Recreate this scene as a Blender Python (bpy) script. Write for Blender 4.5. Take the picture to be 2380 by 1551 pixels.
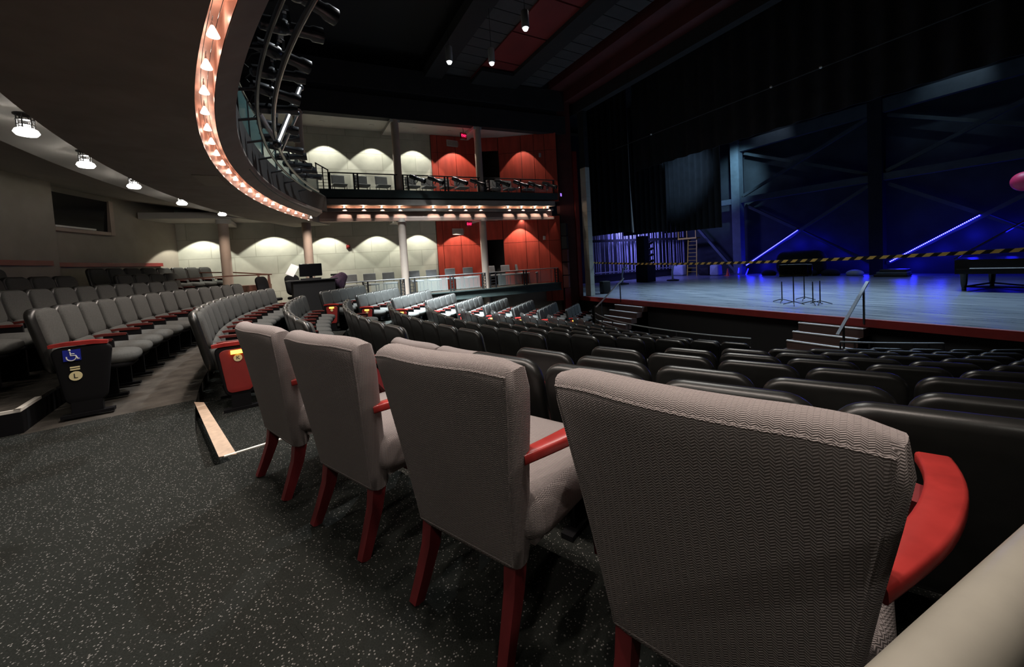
import bpy, math, random
from mathutils import Vector, Matrix
for o in list(bpy.data.objects): bpy.data.objects.remove(o)
S = bpy.context.scene
COL = S.collection
random.seed(7)
R = math.radians
sin, cos, pi = math.sin, math.cos, math.pi

# ---------------------------------------------------------------- camera
cam = bpy.data.cameras.new('camera'); cam_o = bpy.data.objects.new('camera', cam); COL.objects.link(cam_o)
cam.sensor_width = 36.0; cam.sensor_fit = 'HORIZONTAL'
cam.lens = 36.0*900/2380
cam.shift_y = -125.5/2380
cam.clip_start = 0.02; cam.clip_end = 200
fwd = Vector((-0.876132, 0.479711, -0.047643)).normalized()
right = Vector((0.481873, 0.874317, -0.058036)); right = (right - fwd*right.dot(fwd)).normalized()
upv = right.cross(fwd)
cam_o.matrix_world = Matrix(((right.x, upv.x, -fwd.x, 0), (right.y, upv.y, -fwd.y, 0), (right.z, upv.z, -fwd.z, 1.2), (0, 0, 0, 1)))
S.camera = cam_o

# ---------------------------------------------------------------- world, exposure
w = bpy.data.worlds.new('world'); S.world = w; w.use_nodes = True
w.node_tree.nodes['Background'].inputs[0].default_value = (0.75, 0.8, 1, 1)
w.node_tree.nodes['Background'].inputs[1].default_value = 0.0012
S.view_settings.view_transform = 'Standard'; S.view_settings.look = 'None'
S.view_settings.gamma = 1; S.view_settings.use_curve_mapping = False
S.view_settings.exposure = 0.0
S.cycles.use_denoising = True
S.cycles.max_bounces = 6; S.cycles.diffuse_bounces = 3; S.cycles.glossy_bounces = 3
S.cycles.sample_clamp_indirect = 4; S.cycles.sample_clamp_direct = 0
S.cycles.caustics_reflective = False; S.cycles.caustics_refractive = False

CX, CY = -7.2, 14.7                       # the point all seat rows curve around
def pol(r, a, z=0.0):                     # radius, angle from the house axis -> place
    return (CX + r*sin(R(a)), CY - r*cos(R(a)), z)

def lamp(name, kind, loc, energy, color=(1, 1, 1), size=.1, aim=None, cone=None, blend=.3, sizey=None, parent=None):
    l = bpy.data.lights.new(name, kind); l.energy = energy; l.color = color
    if kind == 'AREA':
        l.size = size
        if sizey: l.shape = 'RECTANGLE'; l.size_y = sizey
    else: l.shadow_soft_size = size
    if kind == 'SPOT': l.spot_size = R(cone or 90); l.spot_blend = blend
    o = bpy.data.objects.new(name, l); COL.objects.link(o); o.location = loc
    if aim is not None:
        o.rotation_euler = (Vector(aim) - Vector(loc)).to_track_quat('-Z', 'Y').to_euler()
    if parent: o.parent = parent
    return o

# large lights of the place: stage work lights and the house light over the seats
def spread(o, deg): o.data.spread = R(deg); return o
spread(lamp('stage_work_light', 'AREA', (-8.0, 16.6, 7.6), 640, (.54, .75, 1), 10, (-7.6, 13.2, -.5), sizey=2.4), 85)
spread(lamp('stage_work_light', 'AREA', (-8.0, 18.0, 9.3), 120, (.58, .78, 1), 10, (-8.0, 18.6, -.5), sizey=5), 55)
lamp('stage_work_light', 'SPOT', (-12.2, 15.4, 7.4), 1500, (.40, .66, 1), .15, (-15.0, 20.2, 5.4), 40, .9)
lamp('stage_work_light', 'SPOT', (-12.4, 21.0, 7.9), 1700, (.42, .75, 1), .15, (-14.8, 24.6, 5.8), 44, .9)
lamp('stage_beam_light', 'SPOT', (-12.3, 22.6, 8.9), 60, (.6, .75, 1), .1, (-12.6, 24.7, 7.5), 60, .8)
lamp('stage_beam_light', 'SPOT', (-5.0, 22.6, 8.9), 70, (.55, .78, 1), .1, (-5.4, 24.7, 7.5), 60, .8)
lamp('fly_rail_light', 'AREA', (-17.6, 19.0, 3.4), 260, (.24, .24, 1), 2.5, (-19.0, 20.5, 1.2), sizey=.5)
spread(lamp('house_light', 'AREA', (-11.0, 2.4, 8.1), 1150, (.84, .95, 1), 1.4, (-11.8, 4.5, -1.2), sizey=1.4), 43)
spread(lamp('house_light', 'AREA', (-5.0, 5.0, 7.9), 200, (1, .97, .9), 3, (-5.0, 4.6, -1), sizey=3), 95)
lamp('fixture_fill_light', 'SPOT', (-7.2, 2.6, 8.5), 1500, (.93, .98, 1), .05, (-7.6, -.35, 3.7), 92, .5)  # overhead spot added to brighten the balcony fixtures; no lamp known there

# ---------------------------------------------------------------- materials
M = {}
def mat(name, col, rough=.6, metal=0, spec=.5, var=0, scale=8, bump=0, bscale=60, emit=None, estr=0, alpha=None, stretch=None):
    m = bpy.data.materials.new(name); m.use_nodes = True
    nt = m.node_tree; b = nt.nodes['Principled BSDF']
    b.inputs['Base Color'].default_value = (*col, 1); b.inputs['Roughness'].default_value = rough
    b.inputs['Metallic'].default_value = metal; b.inputs['Specular IOR Level'].default_value = spec
    tc = nt.nodes.new('ShaderNodeTexCoord')
    src = tc.outputs['Object']
    if stretch:
        mp = nt.nodes.new('ShaderNodeMapping'); mp.inputs['Scale'].default_value = stretch
        nt.links.new(src, mp.inputs[0]); src = mp.outputs[0]
    if var:
        n = nt.nodes.new('ShaderNodeTexNoise'); n.inputs['Scale'].default_value = scale; n.inputs['Detail'].default_value = 5
        nt.links.new(src, n.inputs['Vector'])
        r = nt.nodes.new('ShaderNodeValToRGB')
        r.color_ramp.elements[0].position = .3; r.color_ramp.elements[1].position = .7
        r.color_ramp.elements[0].color = (*[c*(1-var) for c in col], 1); r.color_ramp.elements[1].color = (*[min(1, c*(1+var)) for c in col], 1)
        nt.links.new(n.outputs['Fac'], r.inputs[0]); nt.links.new(r.outputs[0], b.inputs['Base Color'])
    if bump:
        n2 = nt.nodes.new('ShaderNodeTexNoise'); n2.inputs['Scale'].default_value = bscale; n2.inputs['Detail'].default_value = 3
        nt.links.new(tc.outputs['Object'], n2.inputs['Vector'])
        bp = nt.nodes.new('ShaderNodeBump'); bp.inputs['Strength'].default_value = bump; bp.inputs['Distance'].default_value = .01
        nt.links.new(n2.outputs['Fac'], bp.inputs['Height']); nt.links.new(bp.outputs[0], b.inputs['Normal'])
    if emit: b.inputs['Emission Color'].default_value = (*emit, 1); b.inputs['Emission Strength'].default_value = estr
    if alpha is not None: b.inputs['Alpha'].default_value = alpha
    M[name] = m
    return m
def mathn(nt, op, a, b=None, c=None):
    n = nt.nodes.new('ShaderNodeMath'); n.operation = op
    for i, v in enumerate((a, b, c)):
        if v is None: continue
        if isinstance(v, (int, float)): n.inputs[i].default_value = v
        else: nt.links.new(v, n.inputs[i])
    return n.outputs[0]

mat('soffit', (.27, .235, .205), .9, var=.12, scale=3)
mat('ceiling_pale', (.42, .40, .37), .85, var=.06, scale=2)
mat('copper', (.84, .50, .38), .42, .30, var=.12, scale=9)
mat('beige_wall', (.50, .50, .43), .9, var=.10, scale=2.2, bump=.15, bscale=14)
mat('grey_wall', (.32, .285, .235), .9, var=.1, scale=2)
mat('column_paint', (.40, .315, .26), .7, var=.08, scale=3)
mat('dark_fascia', (.013, .012, .013), .9, var=.2, scale=2)
mat('house_black', (.012, .012, .013), .95)
mat('drape_black', (.010, .011, .013), .95, var=.3, scale=3)
mat('stage_black', (.011, .012, .015), .9, var=.3, scale=1.5)
mat('stage_grey', (.026, .033, .04), .8, var=.3, scale=1.2)
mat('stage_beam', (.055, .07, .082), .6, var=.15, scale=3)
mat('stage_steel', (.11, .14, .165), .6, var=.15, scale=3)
mat('red_panel', (.38, .048, .028), .45, var=.22, scale=2.2, stretch=(3, 3, .5))
mat('red_trim', (.22, .018, .016), .5, var=.15, scale=4)
mat('red_dark', (.07, .012, .012), .7, var=.2, scale=2)
mat('wood_red', (.30, .027, .024), .25, var=.14, scale=18, stretch=(1, 1, .25))
mat('wood_red_shaded', (.15, .017, .02), .35, var=.28, scale=14, stretch=(1, 1, .25))  # red wood with the shade on legs and arm supports put into its colour
mat('arm_red', (.10, .014, .011), .35, var=.25, scale=14)
mat('wood_brown', (.11, .045, .03), .5, var=.25, scale=9)
mat('seat_fabric', (.066, .067, .064), .95, spec=.2, var=.12, scale=60, bump=.2, bscale=500)
mat('vinyl', (.010, .010, .0095), .34, spec=.5, var=.15, scale=20, bump=.04, bscale=300)
mat('seat_dark', (.006, .006, .007), .7, spec=.12)
mat('steel_green', (.05, .068, .065), .5, .2, var=.1, scale=4)
mat('metal', (.55, .56, .58), .3, .9)
mat('rail_grey', (.16, .17, .17), .5, .3)
mat('metal_dark', (.03, .03, .032), .38, .3)
mat('fixture_black', (.10, .105, .115), .27, .85)
mat('white_tape', (.75, .72, .66), .6)
mat('nosing', (.78, .78, .76), .5)
mat('stair_tread', (.06, .03, .025), .7)
mat('strip_wood', (.50, .36, .26), .5, var=.15, scale=20)
mat('cream_paint', (.24, .225, .19), .35, var=.07, scale=14, bump=.03, bscale=40)
mat('lens_warm', (1, .9, .8), .4, emit=(1, .88, .78), estr=1.5)
mat('lens_white', (1, 1, 1), .4, emit=(1, .97, .9), estr=4)
mat('lens_cool', (1, 1, 1), .4, emit=(.9, .97, 1), estr=20)
mat('lens_amber', (1, .6, .1), .4, emit=(1, .55, .06), estr=4)
mat('led_blue', (.1, .1, 1), .4, emit=(.006, .006, 1), estr=7)
mat('led_dot', (.6, .6, 1), .4, emit=(.35, .35, 1), estr=3)
mat('exit_red', (1, .05, .1), .4, emit=(1, .02, .12), estr=3)
mat('purple_glow', (.4, .2, 1), .4, emit=(.35, .16, 1), estr=1.6)
mat('sign_blue', (.01, .02, .30), .5)
mat('sign_white', (.75, .75, .7), .5)
mat('disc_cream', (.75, .66, .38), .4)
mat('ink', (.01, .01, .01), .6)
mat('screen', (.006, .006, .007), .2)
mat('paper', (.85, .85, .85), .8)
mat('box_seat', (.17, .18, .19), .7, var=.08, scale=10)
mat('yellow_paint', (.55, .38, .03), .5)
mat('cone_orange', (.9, .13, .04), .5)
mat('pink_ball', (.75, .05, .16), .45)
mat('piano_black', (.006, .006, .007), .12)
mat('coat', (.035, .012, .028), .9, var=.5, scale=14)
mat('rope', (.85, .86, .95), .5)
mat('bag', (.45, .5, .55), .6)
mat('rubber', (.008, .008, .008), .8)
mat('window_dark', (.010, .010, .011), .15)
mat('teal_glass', (.10, .20, .20), .15, alpha=.55)
mat('box_fascia', (.46, .34, .29), .8, var=.05, scale=3)
mat('box_glass', (.60, .66, .64), .1, alpha=.15)
mat('balcony_panel', (.085, .105, .10), .7, var=.15, scale=5)
mat('slat', (.042, .042, .045), .9, var=.15, scale=2)
mat('cloud_red', (.14, .012, .012), .7, var=.2, scale=1)
mat('pendant_grey', (.22, .22, .22), .6)

def carpet():
    m = mat('carpet', (.021, .022, .021), .95, spec=.1)
    nt = m.node_tree; b = nt.nodes['Principled BSDF']
    tc = nt.nodes.new('ShaderNodeTexCoord')
    v = nt.nodes.new('ShaderNodeTexVoronoi'); v.inputs['Scale'].default_value = 105
    nt.links.new(tc.outputs['Object'], v.inputs['Vector'])
    sp = nt.nodes.new('ShaderNodeSeparateColor'); nt.links.new(v.outputs['Color'], sp.inputs[0])
    near = mathn(nt, 'LESS_THAN', v.outputs['Distance'], .30)
    some = mathn(nt, 'GREATER_THAN', sp.outputs[0], .45)
    spk = mathn(nt, 'MULTIPLY', near, mathn(nt, 'MULTIPLY', some, sp.outputs[1]))
    n = nt.nodes.new('ShaderNodeTexNoise'); n.inputs['Scale'].default_value = 1.3; nt.links.new(tc.outputs['Object'], n.inputs['Vector'])
    n3 = nt.nodes.new('ShaderNodeTexNoise'); n3.inputs['Scale'].default_value = 180; nt.links.new(tc.outputs['Object'], n3.inputs['Vector'])
    r = nt.nodes.new('ShaderNodeValToRGB'); r.color_ramp.elements[0].color = (.009, .0105, .009, 1); r.color_ramp.elements[1].color = (.024, .0255, .023, 1)
    r.color_ramp.elements[0].position = .3; r.color_ramp.elements[1].position = .75
    nt.links.new(mathn(nt, 'MULTIPLY_ADD', n3.outputs['Fac'], .6, mathn(nt, 'MULTIPLY', n.outputs['Fac'], .4)), r.inputs[0])
    mx = nt.nodes.new('ShaderNodeMix'); mx.data_type = 'RGBA'
    nt.links.new(spk, mx.inputs['Factor']); nt.links.new(r.outputs[0], mx.inputs['A']); mx.inputs['B'].default_value = (.24, .23, .22, 1)
    nt.links.new(mx.outputs['Result'], b.inputs['Base Color'])
    bp = nt.nodes.new('ShaderNodeBump'); bp.inputs['Strength'].default_value = .5; bp.inputs['Distance'].default_value = .004
    nt.links.new(n3.outputs['Fac'], bp.inputs['Height']); nt.links.new(bp.outputs[0], b.inputs['Normal'])
carpet()
mat('carpet_plain', (.060, .054, .047), .95, spec=.1, var=.35, scale=5, bump=.4, bscale=160)

def herringbone():
    m = mat('armchair_fabric', (.25, .215, .21), .9, spec=.25)
    nt = m.node_tree; b = nt.nodes['Principled BSDF']
    tc = nt.nodes.new('ShaderNodeTexCoord'); s = nt.nodes.new('ShaderNodeSeparateXYZ'); nt.links.new(tc.outputs['Object'], s.inputs[0])
    wid = .0078
    sn = nt.nodes.new('ShaderNodeSeparateXYZ'); nt.links.new(tc.outputs['Normal'], sn.inputs[0])
    side = mathn(nt, 'GREATER_THAN', mathn(nt, 'ABSOLUTE', sn.outputs[0]), .62)
    u = mathn(nt, 'ADD', mathn(nt, 'MULTIPLY', s.outputs[0], mathn(nt, 'SUBTRACT', 1, side)), mathn(nt, 'MULTIPLY', s.outputs[1], side))
    v = mathn(nt, 'ADD', mathn(nt, 'MULTIPLY', s.outputs[1], mathn(nt, 'SUBTRACT', 1, side)), s.outputs[2])
    uu = mathn(nt, 'DIVIDE', u, wid)
    cell = mathn(nt, 'FLOOR', uu)
    par = mathn(nt, 'MODULO', mathn(nt, 'ABSOLUTE', cell), 2)
    sg = mathn(nt, 'MULTIPLY_ADD', par, 2, -1)
    fr = mathn(nt, 'SUBTRACT', uu, cell)
    ph = mathn(nt, 'ADD', mathn(nt, 'DIVIDE', v, wid*.62), mathn(nt, 'MULTIPLY', fr, sg))
    stripe = mathn(nt, 'MULTIPLY_ADD', mathn(nt, 'SINE', mathn(nt, 'MULTIPLY', ph, 2*pi)), .5, .5)
    gap = mathn(nt, 'LESS_THAN', mathn(nt, 'ABSOLUTE', mathn(nt, 'SUBTRACT', fr, .5)), .46)
    h = mathn(nt, 'MULTIPLY', stripe, gap)
    r = nt.nodes.new('ShaderNodeValToRGB'); r.color_ramp.elements[0].color = (.17, .146, .143, 1); r.color_ramp.elements[1].color = (.31, .27, .262, 1)
    r.color_ramp.elements[0].position = .15; r.color_ramp.elements[1].position = .7
    nt.links.new(h, r.inputs[0]); nt.links.new(r.outputs[0], b.inputs['Base Color'])
    bp = nt.nodes.new('ShaderNodeBump'); bp.inputs['Strength'].default_value = .6; bp.inputs['Distance'].default_value = .0025
    nt.links.new(h, bp.inputs['Height']); nt.links.new(bp.outputs[0], b.inputs['Normal'])
herringbone()
def scuffs(name):
    nt = M[name].node_tree; b = nt.nodes['Principled BSDF']; old = b.inputs['Base Color'].links[0].from_socket
    tc = nt.nodes.new('ShaderNodeTexCoord'); mp = nt.nodes.new('ShaderNodeMapping'); mp.inputs['Scale'].default_value = (60, 22, 60)
    nt.links.new(tc.outputs['Object'], mp.inputs[0])
    n = nt.nodes.new('ShaderNodeTexNoise'); n.inputs['Scale'].default_value = 1.1; n.inputs['Detail'].default_value = 4; nt.links.new(mp.outputs[0], n.inputs['Vector'])
    k = mathn(nt, 'GREATER_THAN', n.outputs['Fac'], .70)
    mx = nt.nodes.new('ShaderNodeMix'); mx.data_type = 'RGBA'; nt.links.new(mathn(nt, 'MULTIPLY', k, .6), mx.inputs['Factor'])
    nt.links.new(old, mx.inputs['A']); mx.inputs['B'].default_value = (.05, .045, .04, 1); nt.links.new(mx.outputs['Result'], b.inputs['Base Color'])
scuffs('cream_paint')

def stage_floor_mat():
    m = mat('stage_floor', (.16, .19, .22), .33, spec=.45)
    nt = m.node_tree; b = nt.nodes['Principled BSDF']
    tc = nt.nodes.new('ShaderNodeTexCoord'); mp = nt.nodes.new('ShaderNodeMapping'); mp.inputs['Scale'].default_value = (.35, 2.2, 1)
    nt.links.new(tc.outputs['Object'], mp.inputs[0])
    n = nt.nodes.new('ShaderNodeTexNoise'); n.inputs['Scale'].default_value = 2.4; n.inputs['Detail'].default_value = 8
    nt.links.new(mp.outputs[0], n.inputs['Vector'])
    r = nt.nodes.new('ShaderNodeValToRGB'); r.color_ramp.elements[0].color = (.11, .13, .15, 1); r.color_ramp.elements[1].color = (.25, .27, .29, 1)
    r.color_ramp.elements[0].position = .3; r.color_ramp.elements[1].position = .72
    nt.links.new(n.outputs['Fac'], r.inputs[0]); nt.links.new(r.outputs[0], b.inputs['Base Color'])
    nt.links.new(mathn(nt, 'MULTIPLY_ADD', n.outputs['Fac'], .2, .2), b.inputs['Roughness'])
stage_floor_mat()

def tape_mat():
    m = mat('hazard_tape', (.6, .4, .05), .5)
    nt = m.node_tree; b = nt.nodes['Principled BSDF']
    tc = nt.nodes.new('ShaderNodeTexCoord'); s = nt.nodes.new('ShaderNodeSeparateXYZ'); nt.links.new(tc.outputs['Object'], s.inputs[0])
    f = mathn(nt, 'FRACT', mathn(nt, 'DIVIDE', mathn(nt, 'ADD', s.outputs[0], mathn(nt, 'MULTIPLY', s.outputs[2], -1)), .21))
    k = mathn(nt, 'GREATER_THAN', f, .5)
    mx = nt.nodes.new('ShaderNodeMix'); mx.data_type = 'RGBA'; nt.links.new(k, mx.inputs['Factor'])
    mx.inputs['A'].default_value = (.006, .006, .008, 1); mx.inputs['B'].default_value = (1, .74, .2, 1)
    nt.links.new(mx.outputs['Result'], b.inputs['Base Color'])
tape_mat()

def block_wall():
    m = M['beige_wall']; nt = m.node_tree; b = nt.nodes['Principled BSDF']
    tc = nt.nodes.new('ShaderNodeTexCoord'); mp = nt.nodes.new('ShaderNodeMapping'); mp.inputs['Rotation'].default_value = (R(90), 0, 0)
    s = nt.nodes.new('ShaderNodeSeparateXYZ'); nt.links.new(tc.outputs['Object'], s.inputs[0])
    cb = nt.nodes.new('ShaderNodeCombineXYZ'); nt.links.new(s.outputs[1], cb.inputs[0]); nt.links.new(s.outputs[2], cb.inputs[1])
    br = nt.nodes.new('ShaderNodeTexBrick'); br.inputs['Scale'].default_value = 1
    br.inputs['Brick Width'].default_value = 1.25; br.inputs['Row Height'].default_value = .62; br.inputs['Mortar Size'].default_value = .014
    br.inputs['Color1'].default_value = (1, 1, 1, 1); br.inputs['Color2'].default_value = (.86, .88, .86, 1); br.inputs['Mortar'].default_value = (.74, .74, .72, 1)
    nt.links.new(cb.outputs[0], br.inputs['Vector'])
    old = b.inputs['Base Color'].links[0].from_socket
    mx = nt.nodes.new('ShaderNodeMix'); mx.data_type = 'RGBA'; mx.blend_type = 'MULTIPLY'; mx.inputs['Factor'].default_value = 1
    nt.links.new(old, mx.inputs['A']); nt.links.new(br.outputs['Color'], mx.inputs['B']); nt.links.new(mx.outputs['Result'], b.inputs['Base Color'])
block_wall()

# ---------------------------------------------------------------- mesh helpers
class MB:
    def __init__(s): s.v = []; s.f = []
    def add(s, vs, fs, T=None):
        k = len(s.v)
        s.v += [tuple(T @ Vector(p)) if T else tuple(p) for p in vs]
        s.f += [tuple(i+k for i in f) for f in fs]
        return s
    def box(s, c, d, T=None, rz=0):
        x, y, z = d[0]/2, d[1]/2, d[2]/2
        A = Matrix.Translation(c) @ Matrix.Rotation(rz, 4, 'Z')
        if T: A = T @ A
        vs = [(a*x, b*y, e*z) for a in (-1, 1) for b in (-1, 1) for e in (-1, 1)]
        return s.add(vs, [(0, 1, 3, 2), (4, 6, 7, 5), (0, 4, 5, 1), (2, 3, 7, 6), (0, 2, 6, 4), (1, 5, 7, 3)], A)
    def beam(s, p, q, wd, ht, T=None):               # rectangular bar from p to q
        p, q = Vector(p), Vector(q); d = q-p; L = d.length
        Q = d.to_track_quat('Y', 'Z').to_matrix().to_4x4()
        A = Matrix.Translation((p+q)/2) @ Q
        if T: A = T @ A
        return s.box((0, 0, 0), (wd, L, ht), A)
    def tube(s, pts, r, n=8, closed=False):
        pts = [Vector(p) for p in pts]; m = len(pts); rr = r if isinstance(r, (list, tuple)) else [r]*m
        vs = []; ref = None
        for i, p in enumerate(pts):
            a = pts[i-1] if (i or closed) else p; b = pts[(i+1) % m] if (i < m-1 or closed) else p
            t = (b-a).normalized()
            if ref is None: ref = t.orthogonal().normalized()
            ref = (ref - t*ref.dot(t)).normalized(); bi = t.cross(ref)
            vs += [tuple(p + ref*(rr[i]*cos(2*pi*k/n)) + bi*(rr[i]*sin(2*pi*k/n))) for k in range(n)]
        fs = []
        for i in range(m if closed else m-1):
            j = (i+1) % m
            fs += [(i*n+k, i*n+(k+1) % n, j*n+(k+1) % n, j*n+k) for k in range(n)]
        if not closed: fs += [tuple(range(n-1, -1, -1)), tuple((m-1)*n+k for k in range(n))]
        return s.add(vs, fs)
    def round_sweep(s, pts, ws, hs, bv=.3):           # path with a rounded rectangular section
        pts = [Vector(p) for p in pts]; m = len(pts); vs = []
        sec = [(1-bv, 1), (1-bv*.3, 1-bv*.3*2), (1, 1-bv*2), (1, -1+bv*2), (1-bv*.3, -1+bv*.6), (1-bv, -1)]
        sec = sec + [(-x, y) for x, y in reversed(sec)]; n = len(sec)
        for i, p in enumerate(pts):
            t = (pts[min(i+1, m-1)] - pts[max(i-1, 0)]).normalized(); sd = t.cross(Vector((0, 0, 1))).normalized(); up = sd.cross(t)
            vs += [tuple(p + sd*(x*ws[i]/2) + up*(y*hs[i]/2)) for x, y in sec]
        fs = [(i*n+k, i*n+(k+1) % n, i*n+n+(k+1) % n, i*n+n+k) for i in range(m-1) for k in range(n)]
        return s.add(vs, fs + [tuple(range(n-1, -1, -1)), tuple((m-1)*n+k for k in range(n))])
    def sweep(s, pts, ws, hs, side=None):            # rectangular section along a path; width across, height up
        pts = [Vector(p) for p in pts]; m = len(pts); vs = []
        for i, p in enumerate(pts):
            t = (pts[min(i+1, m-1)] - pts[max(i-1, 0)]).normalized()
            sd = Vector(side) if side else t.cross(Vector((0, 0, 1)))
            sd = (sd - t*sd.dot(t)).normalized(); up = sd.cross(t)
            for a, b in ((-1, -1), (1, -1), (1, 1), (-1, 1)):
                vs.append(tuple(p + sd*(a*ws[i]/2) + up*(b*hs[i]/2)))
        fs = [(i*4+k, i*4+(k+1) % 4, i*4+4+(k+1) % 4, i*4+4+k) for i in range(m-1) for k in range(4)]
        return s.add(vs, fs + [(3, 2, 1, 0), tuple((m-1)*4+k for k in range(4))])
    def lathe(s, prof, n=24, c=(0, 0, 0), T=None):   # full turn about an upright axis
        A = Matrix.Translation(c)
        if T: A = T @ A
        k = len(prof); vs = [(r*cos(2*pi*i/n), r*sin(2*pi*i/n), z) for i in range(n) for r, z in prof]
        fs = [(i*k+j, ((i+1) % n)*k+j, ((i+1) % n)*k+j+1, i*k+j+1) for i in range(n) for j in range(k-1)]
        s.add(vs, fs, A)
        for j in (0, k-1):
            if prof[j][0] > 1e-6: s.add([vs[i*k+j] for i in range(n)], [tuple(range(n)) if j else tuple(range(n-1, -1, -1))], A)
        return s
    def arc(s, prof, a0, a1, n, closed=True, caps=True):  # radius-height section swept around the house centre
        k = len(prof); vs = []
        for i in range(n+1):
            a = a0 + (a1-a0)*i/n
            vs += [pol(r, a, z) for r, z in prof]
        e = k if closed else k-1
        fs = [(i*k+j, i*k+(j+1) % k, (i+1)*k+(j+1) % k, (i+1)*k+j) for i in range(n) for j in range(e)]
        if closed and caps: fs += [tuple(range(k-1, -1, -1)), tuple(n*k+j for j in range(k))]
        return s.add(vs, fs)
    def prism(s, poly, z0, z1, T=None):
        n = len(poly); vs = [(x, y, z0) for x, y in poly] + [(x, y, z1) for x, y in poly]
        fs = [(i, (i+1) % n, n+(i+1) % n, n+i) for i in range(n)] + [tuple(range(n-1, -1, -1)), tuple(range(n, 2*n))]
        return s.add(vs, fs, T)
    def slab(s, wd, ht, th, cr, bev, crown=0, T=None, seg=5, nb=3, fn=None):
        """padded board: rounded outline in x-z, thickness in y, centred; crown bulges both faces"""
        def ring(ins, y):
            out = []; rr = max(cr-ins, .001)
            for qx, qz, a0 in ((1, 1, 0), (-1, 1, 90), (-1, -1, 180), (1, -1, 270)):
                for k in range(seg+1):
                    a = R(a0 + 90*k/seg)
                    out.append((qx*(wd/2-cr) + rr*cos(a), y, qz*(ht/2-cr) + rr*sin(a)))
            return out
        rings = []
        for k in range(nb+1):
            a = pi/2*k/nb; rings.append(ring(bev*(1-sin(a)), -th/2 + bev*(1-cos(a))))
        for k in range(nb, -1, -1):
            a = pi/2*k/nb; rings.append(ring(bev*(1-sin(a)), th/2 - bev*(1-cos(a))))
        m = len(rings[0]); vs = [p for r_ in rings for p in r_]
        fs = [(i*m+k, i*m+(k+1) % m, (i+1)*m+(k+1) % m, (i+1)*m+k) for i in range(len(rings)-1) for k in range(m)]
        for base, y, sg in ((0, -th/2, -1), ((len(rings)-1)*m, th/2, 1)):
            prev = base; edge = rings[0]
            for q in (.8, .55, .3):
                kk = len(vs); vs += [(p[0]*q, y + sg*crown*(1-q*q), p[2]*q) for p in edge]
                fs += [(prev+k, prev+(k+1) % m, kk+(k+1) % m, kk+k) if sg > 0 else (prev+(k+1) % m, prev+k, kk+k, kk+(k+1) % m) for k in range(m)]
                prev = kk
            kk = len(vs); vs.append((0, y + sg*crown, 0))
            fs += [(prev+k, prev+(k+1) % m, kk) if sg > 0 else (prev+(k+1) % m, prev+k, kk) for k in range(m)]
        if fn: vs = [fn(*p) for p in vs]
        return s.add(vs, fs, T)
    def ball(s, c, r, n=16, sc=(1, 1, 1)):
        return s.lathe([(r*sin(pi*i/n), -r*cos(pi*i/n)) for i in range(n+1)], 2*n, T=Matrix.Translation(c) @ Matrix.Diagonal((*sc, 1)))
    def build(s, name, m, parent=None, smooth=35):
        me = bpy.data.meshes.new(name); me.from_pydata(s.v, [], s.f)
        me.validate(); me.update()
        import bmesh
        bm = bmesh.new(); bm.from_mesh(me); bmesh.ops.remove_doubles(bm, verts=bm.verts, dist=1e-5)
        bmesh.ops.recalc_face_normals(bm, faces=bm.faces); bm.to_mesh(me); bm.free()
        if smooth:
            me.shade_smooth(); me.set_sharp_from_angle(angle=R(smooth))
        me.materials.append(M[m] if isinstance(m, str) else m)
        o = bpy.data.objects.new(name, me); COL.objects.link(o)
        if parent: o.parent = parent
        return o

def tag(o, label, cat, group=None):
    o['label'] = label; o['category'] = cat
    if group: o['group'] = group
    return o
def thing(name, label, cat, loc=(0, 0, 0), rz=0, group=None):
    o = bpy.data.objects.new(name, None); COL.objects.link(o); o.empty_display_size = .1
    o.location = loc; o.rotation_euler = (0, 0, rz)
    return tag(o, label, cat, group)
def struct(o): o['kind'] = 'structure'; return o
def dup(root, loc, rz, label, group=None, skip=()):
    c = root.copy(); COL.objects.link(c); c.location = loc; c.rotation_euler = (0, 0, rz); c['label'] = label
    if group: c['group'] = group
    for ch in list(root.children):
        if ch.name.split('.')[0] in skip: continue
        d = ch.copy(); COL.objects.link(d); d.parent = c
        for g in list(ch.children):
            e = g.copy(); COL.objects.link(e); e.parent = d
    return c
def letters(txt, size, name, m, parent, loc, rot, depth=.001):
    cu = bpy.data.curves.new(name, 'FONT'); cu.body = txt; cu.size = size; cu.extrude = depth; cu.align_x = 'CENTER'; cu.align_y = 'CENTER'
    t = bpy.data.objects.new('t', cu); COL.objects.link(t)
    bpy.context.view_layer.update()
    me = bpy.data.meshes.new_from_object(t.evaluated_get(bpy.context.evaluated_depsgraph_get()))
    bpy.data.objects.remove(t)
    me.materials.clear(); me.materials.append(M[m])
    o = bpy.data.objects.new(name, me); COL.objects.link(o); o.parent = parent; o.location = loc; o.rotation_euler = rot
    return o
ORD = ['first', 'second', 'third', 'fourth', 'fifth', 'sixth', 'seventh', 'eighth', 'ninth', 'tenth', 'eleventh', 'twelfth', 'thirteenth',
       'fourteenth', 'fifteenth', 'sixteenth', 'seventeenth', 'eighteenth', 'nineteenth', 'twentieth', 'twenty-first', 'twenty-second', 'twenty-third',
       'twenty-fourth', 'twenty-fifth', 'twenty-sixth', 'twenty-seventh', 'twenty-eighth', 'twenty-ninth', 'thirtieth']

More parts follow.
